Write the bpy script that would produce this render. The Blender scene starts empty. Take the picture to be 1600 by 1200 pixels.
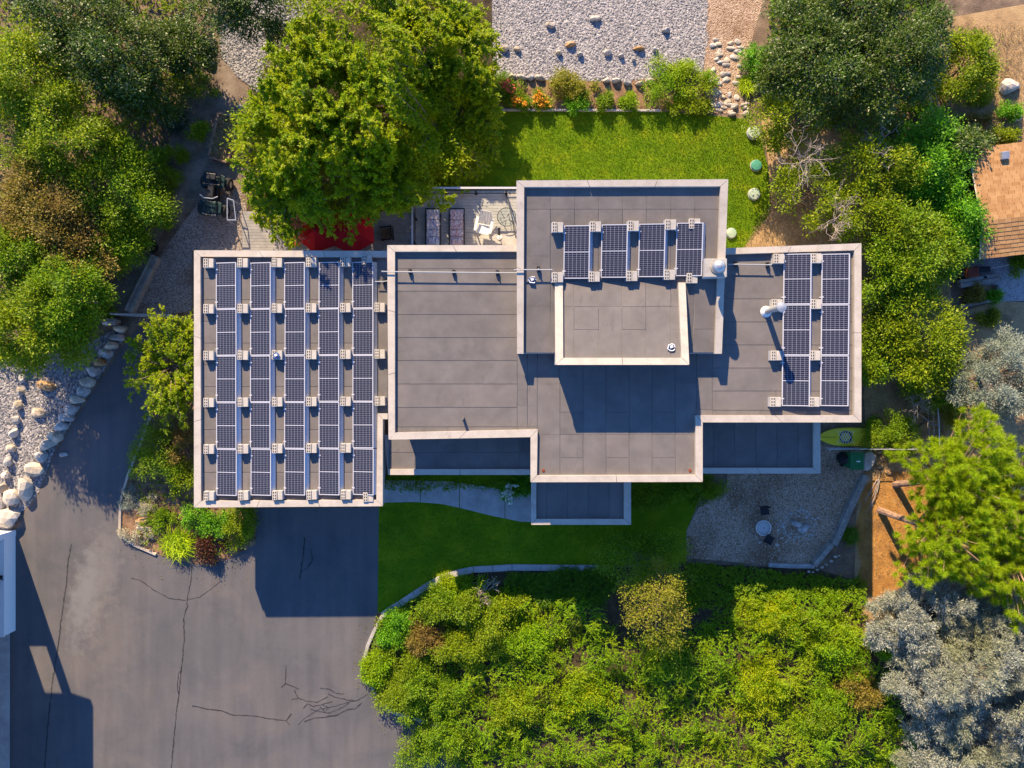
import bpy, math, random
import numpy as np
from mathutils import Vector, Matrix

S = bpy.context.scene
COL = S.collection
F = 1600 * 24 / 36.0          # focal length in photo pixels
H = 33.0                      # height of the camera above the driveway
PI = math.pi

# ------------------------------------------------------------------ camera, sky, sun
cam_d = bpy.data.cameras.new("camera"); cam_d.lens = 24; cam_d.sensor_width = 36
cam_d.clip_start = 0.5; cam_d.clip_end = 500
cam = bpy.data.objects.new("camera", cam_d); COL.objects.link(cam)
cam.location = (0, 0, H); cam.rotation_euler = (0, 0, 0)
S.camera = cam

SHX, SHY = 0.628, -1.846      # shadow offset on flat ground per metre of height
elev = math.atan(1 / math.hypot(SHX, SHY))
world = bpy.data.worlds.new("World"); S.world = world; world.use_nodes = True
wn = world.node_tree; bg = wn.nodes["Background"]
sky = wn.nodes.new("ShaderNodeTexSky"); sky.sky_type = 'NISHITA'; sky.sun_disc = False
sky.sun_elevation = elev; sky.sun_rotation = math.atan2(-SHX, -SHY)
sky.altitude = 1200; sky.air_density = 0.8; sky.dust_density = 0.0; sky.ozone_density = 9.0
wn.links.new(sky.outputs[0], bg.inputs[0]); bg.inputs[1].default_value = 0.15

sl = bpy.data.lights.new("sun", 'SUN'); sl.energy = 5.0; sl.angle = math.radians(0.5); sl.color = (1.0, 0.79, 0.52)
sun = bpy.data.objects.new("sun", sl); COL.objects.link(sun); sun.location = (-20, 60, 40)
sun.rotation_euler = Vector((SHX, SHY, -1)).to_track_quat('-Z', 'Y').to_euler()

S.view_settings.view_transform = 'Standard'
try: S.view_settings.look = 'None'
except Exception: pass
S.view_settings.exposure = 1.38; S.view_settings.gamma = 1.0; S.view_settings.use_curve_mapping = False
S.render.engine = 'CYCLES'
S.cycles.max_bounces = 6; S.cycles.diffuse_bounces = 3; S.cycles.glossy_bounces = 2
S.cycles.transmission_bounces = 3; S.cycles.transparent_max_bounces = 6
S.cycles.use_adaptive_sampling = True
try: S.cycles.use_denoising = True
except Exception: pass

# ------------------------------------------------------------------ helpers
def W(px, py, z=0.0):
    s = (H - z) / F
    return ((px - 800) * s, (600 - py) * s)

def W3(px, py, z=0.0):
    x, y = W(px, py, z); return (x, y, z)

def PX(n, z=0.0): return n * (H - z) / F      # length of n photo pixels at height z

class MB:
    def __init__(s): s.v = []; s.f = []
    def face_mesh(s, vs, fs):
        o = len(s.v); s.v += [tuple(p) for p in vs]; s.f += [tuple(i + o for i in f) for f in fs]
        return s
    def prism(s, poly, zt, zb):
        """poly: xy list; zt, zb: number or list per corner"""
        n = len(poly)
        a = sum(poly[i][0] * poly[(i+1) % n][1] - poly[(i+1) % n][0] * poly[i][1] for i in range(n))
        ix = list(range(n)) if a > 0 else list(range(n))[::-1]
        T = [(poly[i][0], poly[i][1], zt[i] if isinstance(zt, (list, tuple)) else zt) for i in ix]
        B = [(poly[i][0], poly[i][1], zb[i] if isinstance(zb, (list, tuple)) else zb) for i in ix]
        fs = [tuple(range(n)), tuple(range(2*n-1, n-1, -1))] + [(i, i+n, (i+1) % n + n, (i+1) % n) for i in range(n)]
        return s.face_mesh(T + B, fs)
    def box(s, c, d, rz=0.0, ry=0.0, rx=0.0):
        M = Matrix.Rotation(rz, 3, 'Z') @ Matrix.Rotation(ry, 3, 'Y') @ Matrix.Rotation(rx, 3, 'X')
        vs = []
        for z in (-.5, .5):
            for y in (-.5, .5):
                for x in (-.5, .5):
                    vs.append(M @ Vector((x*d[0], y*d[1], z*d[2])) + Vector(c))
        return s.face_mesh(vs, [(0,2,3,1),(4,5,7,6),(0,1,5,4),(2,6,7,3),(0,4,6,2),(1,3,7,5)])
    def tube(s, pts, rad, n=6, caps=True):
        pts = [Vector(p) for p in pts]
        if not isinstance(rad, (list, tuple)): rad = [rad] * len(pts)
        vs = []; fs = []
        for i, p in enumerate(pts):
            t = (pts[min(i+1, len(pts)-1)] - pts[max(i-1, 0)])
            if t.length < 1e-9: t = Vector((0,0,1))
            t.normalize()
            u = t.cross(Vector((0,0,1)) if abs(t.z) < .9 else Vector((1,0,0))).normalized(); w = t.cross(u)
            for k in range(n):
                a = 2*PI*k/n; vs.append(p + (u*math.cos(a) + w*math.sin(a)) * rad[i])
        for i in range(len(pts)-1):
            for k in range(n):
                k2 = (k+1) % n; fs.append((i*n+k, i*n+k2, (i+1)*n+k2, (i+1)*n+k))
        if caps:
            fs.append(tuple(range(n))[::-1]); fs.append(tuple(range((len(pts)-1)*n, len(pts)*n)))
        return s.face_mesh(vs, fs)
    def lathe(s, c, prof, n=20):
        vs = []; fs = []
        for r, z in prof:
            for k in range(n):
                a = 2*PI*k/n; vs.append((c[0]+r*math.cos(a), c[1]+r*math.sin(a), c[2]+z))
        m = len(prof)
        for i in range(m-1):
            for k in range(n):
                k2 = (k+1) % n; fs.append((i*n+k, i*n+k2, (i+1)*n+k2, (i+1)*n+k))
        fs.append(tuple(range(n))[::-1]); fs.append(tuple(range((m-1)*n, m*n)))
        return s.face_mesh(vs, fs)
    def ribbon(s, pts, wd, z):
        """flat strip along an xy polyline"""
        n = len(pts); vs = []
        if not isinstance(wd, (list, tuple)): wd = [wd]*n
        for i in range(n):
            a = Vector(pts[max(i-1,0)]); b = Vector(pts[min(i+1,n-1)]); t = (b-a)
            t = t.normalized() if t.length > 1e-9 else Vector((1,0)); q = Vector((-t.y, t.x))*wd[i]/2
            p = Vector(pts[i]); vs += [(p.x+q.x, p.y+q.y, z), (p.x-q.x, p.y-q.y, z)]
        return s.face_mesh(vs, [(2*i, 2*i+1, 2*i+3, 2*i+2) for i in range(n-1)])

def off_of(p):
    v = Vector((0, 0, 0))
    while p is not None: v += p.location; p = p.parent
    return v

def link(name, me, mat, parent=None, smooth=False):
    o = bpy.data.objects.new(name, me)
    if mat is not None and len(me.materials) == 0: me.materials.append(mat)
    if smooth: me.polygons.foreach_set("use_smooth", [True]*len(me.polygons))
    COL.objects.link(o)
    if parent is not None: o.parent = parent
    return o

def obj(name, mb, mat, parent=None, smooth=False, bevel=0):
    """world-space mesh data -> one mesh object under parent"""
    off = off_of(parent)
    me = bpy.data.meshes.new(name)
    me.from_pydata([(x-off.x, y-off.y, z-off.z) for x, y, z in mb.v], [], mb.f); me.update()
    o = link(name, me, mat, parent, smooth)
    if bevel:
        b = o.modifiers.new("edge", 'BEVEL'); b.width = bevel; b.segments = 2; b.limit_method = 'ANGLE'
    return o

def tag(o, label=None, cat=None, group=None, kind=None):
    if label: o['label'] = label
    if cat: o['category'] = cat
    if group: o['group'] = group
    if kind: o['kind'] = kind
    return o

def root(name, label, cat, loc=(0,0,0), group=None):
    o = bpy.data.objects.new(name, None); o.empty_display_size = .2; COL.objects.link(o); o.location = loc
    return tag(o, label, cat, group)

def copy_tree(o, parent=None):
    c = o.copy(); COL.objects.link(c)
    if parent is not None: c.parent = parent
    for ch in [x for x in KIDS.get(o.name, [])]: copy_tree(ch, c)
    return c
KIDS = {}
def remember(o):
    for x in bpy.data.objects:
        if x.parent is not None: 
            L = KIDS.setdefault(x.parent.name, [])
            if x not in L: L.append(x)

ORD = ["zeroth","first","second","third","fourth","fifth","sixth","seventh","eighth","ninth","tenth","eleventh","twelfth",
       "thirteenth","fourteenth","fifteenth","sixteenth","seventeenth","eighteenth","nineteenth","twentieth"]

# ------------------------------------------------------------------ materials
def new_mat(name):
    m = bpy.data.materials.new(name); m.use_nodes = True
    nt = m.node_tree; return m, nt, nt.nodes["Principled BSDF"]

def mat(name, c1, c2=None, rough=.8, scale=1.0, detail=6, c3=None, fine=0, fine_amt=.25, bump=0, bscale=40, metal=0, spec=.3, lo=.35, hi=.65, coat=0, stain=None):
    m, nt, b = new_mat(name); N = nt.nodes; L = nt.links
    b.inputs['Roughness'].default_value = rough; b.inputs['Metallic'].default_value = metal
    b.inputs['Specular IOR Level'].default_value = spec
    if coat: b.inputs['Coat Weight'].default_value = coat
    g = N.new("ShaderNodeNewGeometry")
    if c2 is None:
        b.inputs['Base Color'].default_value = (*c1, 1); out = None
    else:
        n = N.new("ShaderNodeTexNoise"); n.inputs['Scale'].default_value = scale; n.inputs['Detail'].default_value = detail
        n.inputs['Roughness'].default_value = .65
        L.new(g.outputs['Position'], n.inputs['Vector'])
        r = N.new("ShaderNodeValToRGB"); e = r.color_ramp.elements
        e[0].position = lo; e[0].color = (*c1, 1); e[1].position = hi; e[1].color = (*c2, 1)
        if c3: x = e.new((lo+hi)/2); x.color = (*c3, 1)
        L.new(n.outputs['Fac'], r.inputs['Fac']); out = r.outputs['Color']
        if fine:
            n2 = N.new("ShaderNodeTexNoise"); n2.inputs['Scale'].default_value = fine; n2.inputs['Detail'].default_value = 3
            n2.inputs['Roughness'].default_value = .8
            L.new(g.outputs['Position'], n2.inputs['Vector'])
            mr = N.new("ShaderNodeMapRange"); mr.inputs[1].default_value = .3; mr.inputs[2].default_value = .7
            mr.inputs[3].default_value = 1-fine_amt; mr.inputs[4].default_value = 1+fine_amt
            L.new(n2.outputs['Fac'], mr.inputs[0])
            mx = N.new("ShaderNodeVectorMath"); mx.operation = 'SCALE'
            L.new(out, mx.inputs[0]); L.new(mr.outputs[0], mx.inputs['Scale']); out = mx.outputs[0]
        for (col, ssc, s0, s1, amt, stretch) in (stain or []):
            mp = N.new("ShaderNodeMapping"); mp.inputs['Scale'].default_value = (ssc*stretch[0], ssc*stretch[1], ssc); L.new(g.outputs['Position'], mp.inputs[0])
            n4 = N.new("ShaderNodeTexNoise"); n4.inputs['Scale'].default_value = 1; n4.inputs['Detail'].default_value = 7; n4.inputs['Roughness'].default_value = .62; n4.inputs['Distortion'].default_value = .4
            L.new(mp.outputs[0], n4.inputs['Vector'])
            m4 = N.new("ShaderNodeMapRange"); m4.inputs[1].default_value = s0; m4.inputs[2].default_value = s1; m4.inputs[3].default_value = 0; m4.inputs[4].default_value = amt; L.new(n4.outputs['Fac'], m4.inputs[0])
            x4 = N.new("ShaderNodeMix"); x4.data_type = 'RGBA'; L.new(m4.outputs[0], x4.inputs[0]); L.new(out, x4.inputs[6]); x4.inputs[7].default_value = (*col, 1); out = x4.outputs[2]
        L.new(out, b.inputs['Base Color'])
    if bump:
        n3 = N.new("ShaderNodeTexNoise"); n3.inputs['Scale'].default_value = bscale; n3.inputs['Detail'].default_value = 4
        L.new(g.outputs['Position'], n3.inputs['Vector'])
        bp = N.new("ShaderNodeBump"); bp.inputs['Strength'].default_value = bump; bp.inputs['Distance'].default_value = .02
        L.new(n3.outputs['Fac'], bp.inputs['Height']); L.new(bp.outputs[0], b.inputs['Normal'])
    return m

def gravel_mat(name, cols, scale=22, bump=.9, rough=.85, patch=None, patch_scale=.6):
    m, nt, b = new_mat(name); N = nt.nodes; L = nt.links
    b.inputs['Roughness'].default_value = rough; b.inputs['Specular IOR Level'].default_value = .2
    g = N.new("ShaderNodeNewGeometry")
    v = N.new("ShaderNodeTexVoronoi"); v.inputs['Scale'].default_value = scale; L.new(g.outputs['Position'], v.inputs['Vector'])
    sep = N.new("ShaderNodeSeparateColor"); L.new(v.outputs['Color'], sep.inputs[0])
    r = N.new("ShaderNodeValToRGB"); r.color_ramp.interpolation = 'LINEAR'
    e = r.color_ramp.elements
    e[0].position = 0; e[0].color = (*cols[0], 1); e[1].position = 1; e[1].color = (*cols[-1], 1)
    for i, c in enumerate(cols[1:-1]):
        x = e.new((i+1)/(len(cols)-1)); x.color = (*c, 1)
    L.new(sep.outputs[0], r.inputs[0]); out = r.outputs[0]
    if patch:
        n = N.new("ShaderNodeTexNoise"); n.inputs['Scale'].default_value = patch_scale; n.inputs['Detail'].default_value = 5
        L.new(g.outputs['Position'], n.inputs['Vector'])
        mr = N.new("ShaderNodeMapRange"); mr.inputs[1].default_value = .48; mr.inputs[2].default_value = .66
        mr.inputs[3].default_value = 0; mr.inputs[4].default_value = .8; L.new(n.outputs['Fac'], mr.inputs[0])
        mx = N.new("ShaderNodeMix"); mx.data_type = 'RGBA'; L.new(mr.outputs[0], mx.inputs[0]); L.new(out, mx.inputs[6])
        mx.inputs[7].default_value = (*patch, 1); out = mx.outputs[2]
    L.new(out, b.inputs['Base Color'])
    bp = N.new("ShaderNodeBump"); bp.inputs['Strength'].default_value = bump; bp.inputs['Distance'].default_value = .03; bp.invert = True
    L.new(v.outputs['Distance'], bp.inputs['Height']); L.new(bp.outputs[0], b.inputs['Normal'])
    return m

def leaf_mat(name, cols, trans=.35, var=None, rough=.5, var_scale=.55):
    """per-leaf colour from the island, per-plant hue drift from a broad noise"""
    m, nt, b = new_mat(name); N = nt.nodes; L = nt.links
    gr = lambda c: (c[0]*1.40, c[1]*1.62, c[2]*.5) if c[1] > c[2]*4 and c[1] >= c[0]*.8 else c
    cols = [gr(c) for c in cols]; var = gr(var) if var else None
    g = N.new("ShaderNodeNewGeometry")
    r = N.new("ShaderNodeValToRGB"); e = r.color_ramp.elements
    e[0].position = 0; e[0].color = (*cols[0], 1); e[1].position = 1; e[1].color = (*cols[-1], 1)
    for i, c in enumerate(cols[1:-1]):
        x = e.new((i+1)/(len(cols)-1)); x.color = (*c, 1)
    L.new(g.outputs['Random Per Island'], r.inputs[0]); out = r.outputs[0]
    if var:
        n = N.new("ShaderNodeTexNoise"); n.inputs['Scale'].default_value = var_scale; n.inputs['Detail'].default_value = 3
        L.new(g.outputs['Position'], n.inputs['Vector'])
        mr = N.new("ShaderNodeMapRange"); mr.inputs[1].default_value = .45; mr.inputs[2].default_value = .68
        mr.inputs[3].default_value = 0; mr.inputs[4].default_value = .8; L.new(n.outputs['Fac'], mr.inputs[0])
        mx = N.new("ShaderNodeMix"); mx.data_type = 'RGBA'; L.new(mr.outputs[0], mx.inputs[0]); L.new(out, mx.inputs[6])
        mx.inputs[7].default_value = (*var, 1); out = mx.outputs[2]
    L.new(out, b.inputs['Base Color']); b.inputs['Roughness'].default_value = rough; b.inputs['Specular IOR Level'].default_value = .25
    t = N.new("ShaderNodeBsdfTranslucent"); L.new(out, t.inputs[0])
    ms = N.new("ShaderNodeMixShader"); ms.inputs[0].default_value = trans
    L.new(b.outputs[0], ms.inputs[1]); L.new(t.outputs[0], ms.inputs[2])
    L.new(ms.outputs[0], N["Material Output"].inputs[0])
    return m

M = {}
M['membrane'] = mat('roof membrane', (0.132,0.120,0.114), (0.175,0.157,0.149), rough=.9, scale=1.1, fine=90, fine_amt=.22, bump=.25, bscale=120, spec=.15, stain=[((.115,.104,.098),.45,.50,.66,.34,(1,1,1)),((.195,.172,.156),.9,.54,.72,.32,(1,1,1)),((.10,.09,.085),2.2,.61,.70,.5,(1,.35,1)),((.23,.20,.18),7,.67,.73,.5,(1,1,1))])
M['membrane2'] = mat('roof membrane weathered', (0.140,0.125,0.117), (0.185,0.164,0.154), rough=.9, scale=.9, fine=90, fine_amt=.22, bump=.25, bscale=120, spec=.15, stain=[((.115,.104,.098),.45,.50,.66,.34,(1,1,1)),((.195,.172,.156),.9,.54,.72,.32,(1,1,1)),((.10,.09,.085),2.2,.61,.70,.5,(1,.35,1)),((.23,.20,.18),7,.67,.73,.5,(1,1,1))])
M['membrane3'] = mat('roof membrane dark', (0.125,0.114,0.109), (0.163,0.148,0.141), rough=.9, scale=1.4, fine=90, fine_amt=.22, bump=.25, bscale=120, spec=.15, stain=[((.115,.104,.098),.45,.50,.66,.34,(1,1,1)),((.195,.172,.156),.9,.54,.72,.32,(1,1,1)),((.10,.09,.085),2.2,.61,.70,.5,(1,.35,1)),((.23,.20,.18),7,.67,.73,.5,(1,1,1))])
M['bitumen'] = mat('bitumen seam', (.03,.028,.028), rough=.8)
M['cap'] = mat('painted parapet metal', (0.360,0.310,0.257), (0.468,0.410,0.342), rough=.55, scale=1.6, lo=.25, hi=.55, fine=14, fine_amt=.07, stain=[((.26,.23,.20),2.4,.60,.72,.55,(1,1,1)),((.55,.49,.42),1.3,.52,.7,.5,(1,1,1)),((.17,.15,.135),9,.68,.74,.5,(1,1,1))])
M['stucco'] = mat('stucco wall', (.42,.39,.35), (.50,.46,.42), rough=.9, scale=2, bump=.3, bscale=60)
M['fascia'] = mat('fascia', (.30,.28,.26), (.36,.33,.30), rough=.7, scale=1.2)
M['alu'] = mat('aluminium frame', (.50,.50,.54), rough=.45, metal=.15)
M['pipe'] = mat('dull grey pipe', (.34,.34,.34), rough=.6)
M['deflector'] = mat('wind deflector', (.40,.43,.50), rough=.45, metal=.5)
M['galv'] = mat('galvanised metal', (.36,.37,.39), (.48,.49,.50), rough=.42, scale=8, metal=.5)
M['white'] = mat('white paint', (0.702,0.693,0.666), rough=.5)
M['black'] = mat('black metal', (.015,.015,.017), rough=.5)
M['dark_glass'] = mat('dark glass', (.02,.025,.03), rough=.1, spec=.6)
M['concrete_block'] = mat('pale concrete block', (0.396,0.360,0.310), (0.486,0.441,0.378), rough=.9, scale=5, fine=60, fine_amt=.12)
M['hole_shade'] = mat('hollow core shade', (.03,.03,.03), rough=1)
M['concrete'] = mat('concrete', (.30,.28,.26), (.42,.40,.37), rough=.9, scale=1.5, fine=30, fine_amt=.12, bump=.2, bscale=50)
M['asphalt'] = None
M['crack'] = mat('tar crack seal', (.020,.020,.022), (.042,.040,.040), rough=.75, scale=6)
M['soil'] = mat('bare soil', (.11,.075,.05), (.24,.17,.11), rough=1, scale=1.3, fine=18, fine_amt=.35, bump=.8, bscale=14, c3=(.16,.11,.075))
M['track'] = mat('trodden dirt', (.12,.085,.06), (.26,.20,.15), rough=1, scale=1.2, fine=24, fine_amt=.4, bump=.6, bscale=18)
M['shade_duff'] = mat('plant litter with gap shade', (.030,.022,.012), (.085,.06,.03), rough=1, scale=3, fine=20, fine_amt=.4, bump=.6, bscale=15)  # litter darkened so its colour holds the shade in gaps between plants
M['mulch'] = mat('bed soil', (.10,.055,.03), (.30,.18,.10), rough=1, scale=2.2, fine=25, fine_amt=.4, bump=.8, bscale=16)
M['dry'] = mat('dry grass ground', (.20,.13,.065), (.42,.28,.14), rough=1, scale=.9, fine=22, fine_amt=.35, bump=.8, bscale=14, c3=(.36,.23,.11))
M['needles_ground'] = mat('fallen needle litter', (0.276,0.129,0.032), (0.432,0.216,0.055), rough=1, scale=1.5, fine=26, fine_amt=.4, bump=.8, bscale=20, stain=[((.17,.09,.04),1.1,.53,.68,.6,(1,1,1)),((.46,.30,.14),3,.60,.72,.5,(1,1,1))])
M['lawn'] = mat('mown lawn', (.085,.165,.003), (.20,.25,.006), rough=.95, scale=.8, fine=30, fine_amt=.3, bump=.6, bscale=45, c3=(.12,.205,.004), spec=.1, stain=[((.22,.225,.02),.45,.58,.75,.45,(1,1,1)),((.06,.13,.004),2.4,.52,.68,.45,(.18,1,1)),((.30,.25,.06),1.3,.66,.76,.5,(1,1,1))])
M['gravel_l'] = gravel_mat('blue grey gravel', [(.08,.08,.09),(.17,.165,.17),(.28,.26,.25),(.42,.38,.35)], scale=13)
M['gravel_b'] = gravel_mat('pale crushed gravel', [(.11,.105,.11),(.22,.21,.21),(.32,.295,.285),(.46,.42,.40)], scale=14)
M['gravel_p'] = gravel_mat('pea gravel', [(.17,.10,.06),(.33,.215,.135),(.44,.30,.195),(.56,.42,.31)], scale=22, patch=(.16,.085,.04), patch_scale=.45)
M['gravel_d'] = gravel_mat('gravel track', [(.12,.095,.08),(.20,.17,.145),(.28,.24,.21),(.40,.35,.31)], scale=22, patch=(.14,.09,.055), patch_scale=.7)
M['pad'] = gravel_mat('yard gravel', [(.20,.19,.19),(.30,.29,.29),(.36,.35,.35),(.44,.43,.42)], scale=24)
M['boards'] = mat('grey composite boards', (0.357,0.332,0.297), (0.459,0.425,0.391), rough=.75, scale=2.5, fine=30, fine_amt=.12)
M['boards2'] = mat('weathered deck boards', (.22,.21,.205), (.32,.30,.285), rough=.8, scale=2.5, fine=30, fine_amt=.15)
M['timber'] = mat('weathered timber', (.19,.17,.145), (.34,.31,.27), rough=.9, scale=4, fine=40, fine_amt=.2)
M['timber_b'] = mat('brown timber', (.12,.075,.045), (.24,.15,.09), rough=.9, scale=4, fine=40, fine_amt=.2)
M['bark'] = mat('bark', (.12,.085,.06), (.24,.17,.12), rough=1, scale=6, bump=.8, bscale=25)
M['bark_p'] = mat('pine bark', (.13,.08,.055), (.36,.23,.16), rough=1, scale=6, bump=.8, bscale=25)
M['twig'] = mat('dry twigs', (.24,.19,.15), (.42,.35,.29), rough=1, scale=4)
M['rock'] = mat('tan rock', (.30,.25,.19), (.58,.48,.36), rough=.9, scale=2.2, fine=12, fine_amt=.25, bump=.8, bscale=9)
M['rock_g'] = mat('grey rock', (.24,.23,.22), (.46,.43,.40), rough=.9, scale=2.2, fine=12, fine_amt=.25, bump=.8, bscale=9)
M['rock_o'] = mat('rust rock', (.22,.12,.05), (.48,.31,.15), rough=.9, scale=2.2, fine=12, fine_amt=.25, bump=.8, bscale=9)
M['rock_w'] = mat('pale rock', (.32,.28,.23), (.52,.46,.39), rough=.9, scale=2.2, fine=12, fine_amt=.2, bump=.8, bscale=9)
M['chalk'] = mat('white stone', (.36,.35,.33), (.60,.58,.54), rough=.9, scale=6)
M['red'] = mat('red canvas', (.52,.006,.010), (.60,.010,.014), rough=.8, scale=2)
M['atv'] = mat('dark green plastic', (.010,.030,.032), rough=.5, spec=.2)
M['tyre'] = mat('tyre rubber', (.018,.018,.018), rough=.9)
M['kayak'] = mat('yellow plastic', (.68,.55,.015), (.74,.62,.04), rough=.4, scale=2)
M['bin'] = mat('green plastic', (.012,.13,.045), rough=.4)
M['lid_g'] = mat('green fibreglass', (.05,.24,.16), (.09,.30,.21), rough=.6, scale=5)
M['lid_p'] = mat('pale green fibreglass', (.25,.36,.24), (.42,.46,.34), rough=.7, scale=5)
M['shingle'] = [mat('brown shingle %d' % i, c, d, rough=.9, scale=3, fine=50, fine_amt=.25) for i, (c, d) in enumerate(
    [((.35,.18,.07),(.43,.235,.095)), ((.39,.21,.085),(.46,.26,.11)), ((.32,.16,.06),(.39,.205,.08))])]
M['roof_red'] = mat('dark red siding', (.16,.035,.02), (.22,.06,.03), rough=.8, scale=3)
M['bluewhite'] = mat('blue paint', (.04,.10,.32), rough=.5)

# asphalt: broad worn patches, faint tyre streaks, grain
def asphalt():
    m, nt, b = new_mat('worn asphalt'); N = nt.nodes; L = nt.links
    b.inputs['Roughness'].default_value = .85; b.inputs['Specular IOR Level'].default_value = .25
    g = N.new("ShaderNodeNewGeometry")
    n = N.new("ShaderNodeTexNoise"); n.inputs['Scale'].default_value = .42; n.inputs['Detail'].default_value = 6; n.inputs['Roughness'].default_value = .6
    n.inputs['Distortion'].default_value = .6
    L.new(g.outputs['Position'], n.inputs['Vector'])
    r = N.new("ShaderNodeValToRGB"); e = r.color_ramp.elements
    e[0].position = .3; e[0].color = (.078,.079,.082, 1); e[1].position = .72; e[1].color = (.125,.110,.103, 1)
    x = e.new(.5); x.color = (.100,.094,.095, 1)
    L.new(n.outputs['Fac'], r.inputs[0])
    mp = N.new("ShaderNodeMapping"); mp.inputs['Scale'].default_value = (2.2, .22, 1); mp.inputs['Rotation'].default_value = (0, 0, -.12)
    L.new(g.outputs['Position'], mp.inputs[0])
    s = N.new("ShaderNodeTexNoise"); s.inputs['Scale'].default_value = 1.0; s.inputs['Detail'].default_value = 4; L.new(mp.outputs[0], s.inputs['Vector'])
    f = N.new("ShaderNodeTexNoise"); f.inputs['Scale'].default_value = 55; f.inputs['Detail'].default_value = 3; f.inputs['Roughness'].default_value = .8
    L.new(g.outputs['Position'], f.inputs['Vector'])
    m1 = N.new("ShaderNodeMapRange"); m1.inputs[1].default_value = .35; m1.inputs[2].default_value = .68; m1.inputs[3].default_value = .92; m1.inputs[4].default_value = 1.1
    L.new(s.outputs['Fac'], m1.inputs[0])
    m2 = N.new("ShaderNodeMapRange"); m2.inputs[1].default_value = .3; m2.inputs[2].default_value = .7; m2.inputs[3].default_value = .70; m2.inputs[4].default_value = 1.36
    L.new(f.outputs['Fac'], m2.inputs[0])
    mm = N.new("ShaderNodeMath"); mm.operation = 'MULTIPLY'; L.new(m1.outputs[0], mm.inputs[0]); L.new(m2.outputs[0], mm.inputs[1])
    v = N.new("ShaderNodeVectorMath"); v.operation = 'SCALE'; L.new(r.outputs[0], v.inputs[0]); L.new(mm.outputs[0], v.inputs['Scale'])
    out = v.outputs[0]
    for (px, py, rx, ry, rot_, col, amt) in ((150,905,1.1,3.2,.25,(.20,.175,.15),.42),(130,935,.7,2.6,.2,(.20,.20,.195),.4),(180,1000,1.3,2.4,.1,(.17,.145,.125),.35),(330,1010,3.2,1.6,0,(.085,.09,.09),.4),(60,1060,1.0,1.5,0,(.17,.145,.125),.4),(470,1000,2.6,1.2,.1,(.14,.132,.13),.3)):
        cx, cy = W(px, py); mq = N.new("ShaderNodeMapping"); mq.vector_type = 'TEXTURE'
        mq.inputs['Location'].default_value = (cx, cy, 0); mq.inputs['Rotation'].default_value = (0, 0, -rot_); mq.inputs['Scale'].default_value = (rx, ry, 50)
        L.new(g.outputs['Position'], mq.inputs[0]); ln = N.new("ShaderNodeVectorMath"); ln.operation = 'LENGTH'; L.new(mq.outputs[0], ln.inputs[0])
        nn = N.new("ShaderNodeTexNoise"); nn.inputs['Scale'].default_value = 1.9; nn.inputs['Detail'].default_value = 7; nn.inputs['Roughness'].default_value = .7; L.new(g.outputs['Position'], nn.inputs['Vector'])
        ad = N.new("ShaderNodeMath"); ad.operation = 'MULTIPLY_ADD'; ad.inputs[1].default_value = -2.6; L.new(nn.outputs['Fac'], ad.inputs[0]); L.new(ln.outputs['Value'], ad.inputs[2])
        mr_ = N.new("ShaderNodeMapRange"); mr_.inputs[1].default_value = -.95; mr_.inputs[2].default_value = -.15; mr_.inputs[3].default_value = amt; mr_.inputs[4].default_value = 0; L.new(ad.outputs[0], mr_.inputs[0])
        mx_ = N.new("ShaderNodeMix"); mx_.data_type = 'RGBA'; L.new(mr_.outputs[0], mx_.inputs[0]); L.new(out, mx_.inputs[6]); mx_.inputs[7].default_value = (*col, 1); out = mx_.outputs[2]
    L.new(out, b.inputs['Base Color'])
    bp = N.new("ShaderNodeBump"); bp.inputs['Strength'].default_value = .3; bp.inputs['Distance'].default_value = .01
    L.new(f.outputs['Fac'], bp.inputs['Height']); L.new(bp.outputs[0], b.inputs['Normal'])
    return m
M['asphalt'] = asphalt()

# photovoltaic cell print: thin silver grid between navy half cells
def cell_mat():
    m, nt, b = new_mat('photovoltaic cells'); N = nt.nodes; L = nt.links
    b.inputs['Roughness'].default_value = .25; b.inputs['Specular IOR Level'].default_value = .25
    tc = N.new("ShaderNodeTexCoord"); sp = N.new("ShaderNodeSeparateXYZ"); L.new(tc.outputs['Generated'], sp.inputs[0])
    outs = []
    for i, (k, w) in enumerate(((6, .028), (12, .042))):
        a = N.new("ShaderNodeMath"); a.operation = 'MULTIPLY'; a.inputs[1].default_value = k; L.new(sp.outputs[i], a.inputs[0])
        f = N.new("ShaderNodeMath"); f.operation = 'FRACT'; L.new(a.outputs[0], f.inputs[0])
        s = N.new("ShaderNodeMath"); s.operation = 'SUBTRACT'; s.inputs[1].default_value = .5; L.new(f.outputs[0], s.inputs[0])
        ab = N.new("ShaderNodeMath"); ab.operation = 'ABSOLUTE'; L.new(s.outputs[0], ab.inputs[0])
        g = N.new("ShaderNodeMath"); g.operation = 'GREATER_THAN'; g.inputs[1].default_value = .5 - w; L.new(ab.outputs[0], g.inputs[0])
        outs.append(g.outputs[0])
    mxm = N.new("ShaderNodeMath"); mxm.operation = 'MAXIMUM'; L.new(outs[0], mxm.inputs[0]); L.new(outs[1], mxm.inputs[1])
    mx = N.new("ShaderNodeMix"); mx.data_type = 'RGBA'; L.new(mxm.outputs[0], mx.inputs[0])
    mx.inputs[6].default_value = (.020, .022, .040, 1); mx.inputs[7].default_value = (.27, .28, .34, 1)
    L.new(mx.outputs[2], b.inputs['Base Color'])
    return m
M['cells'] = cell_mat()

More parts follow.
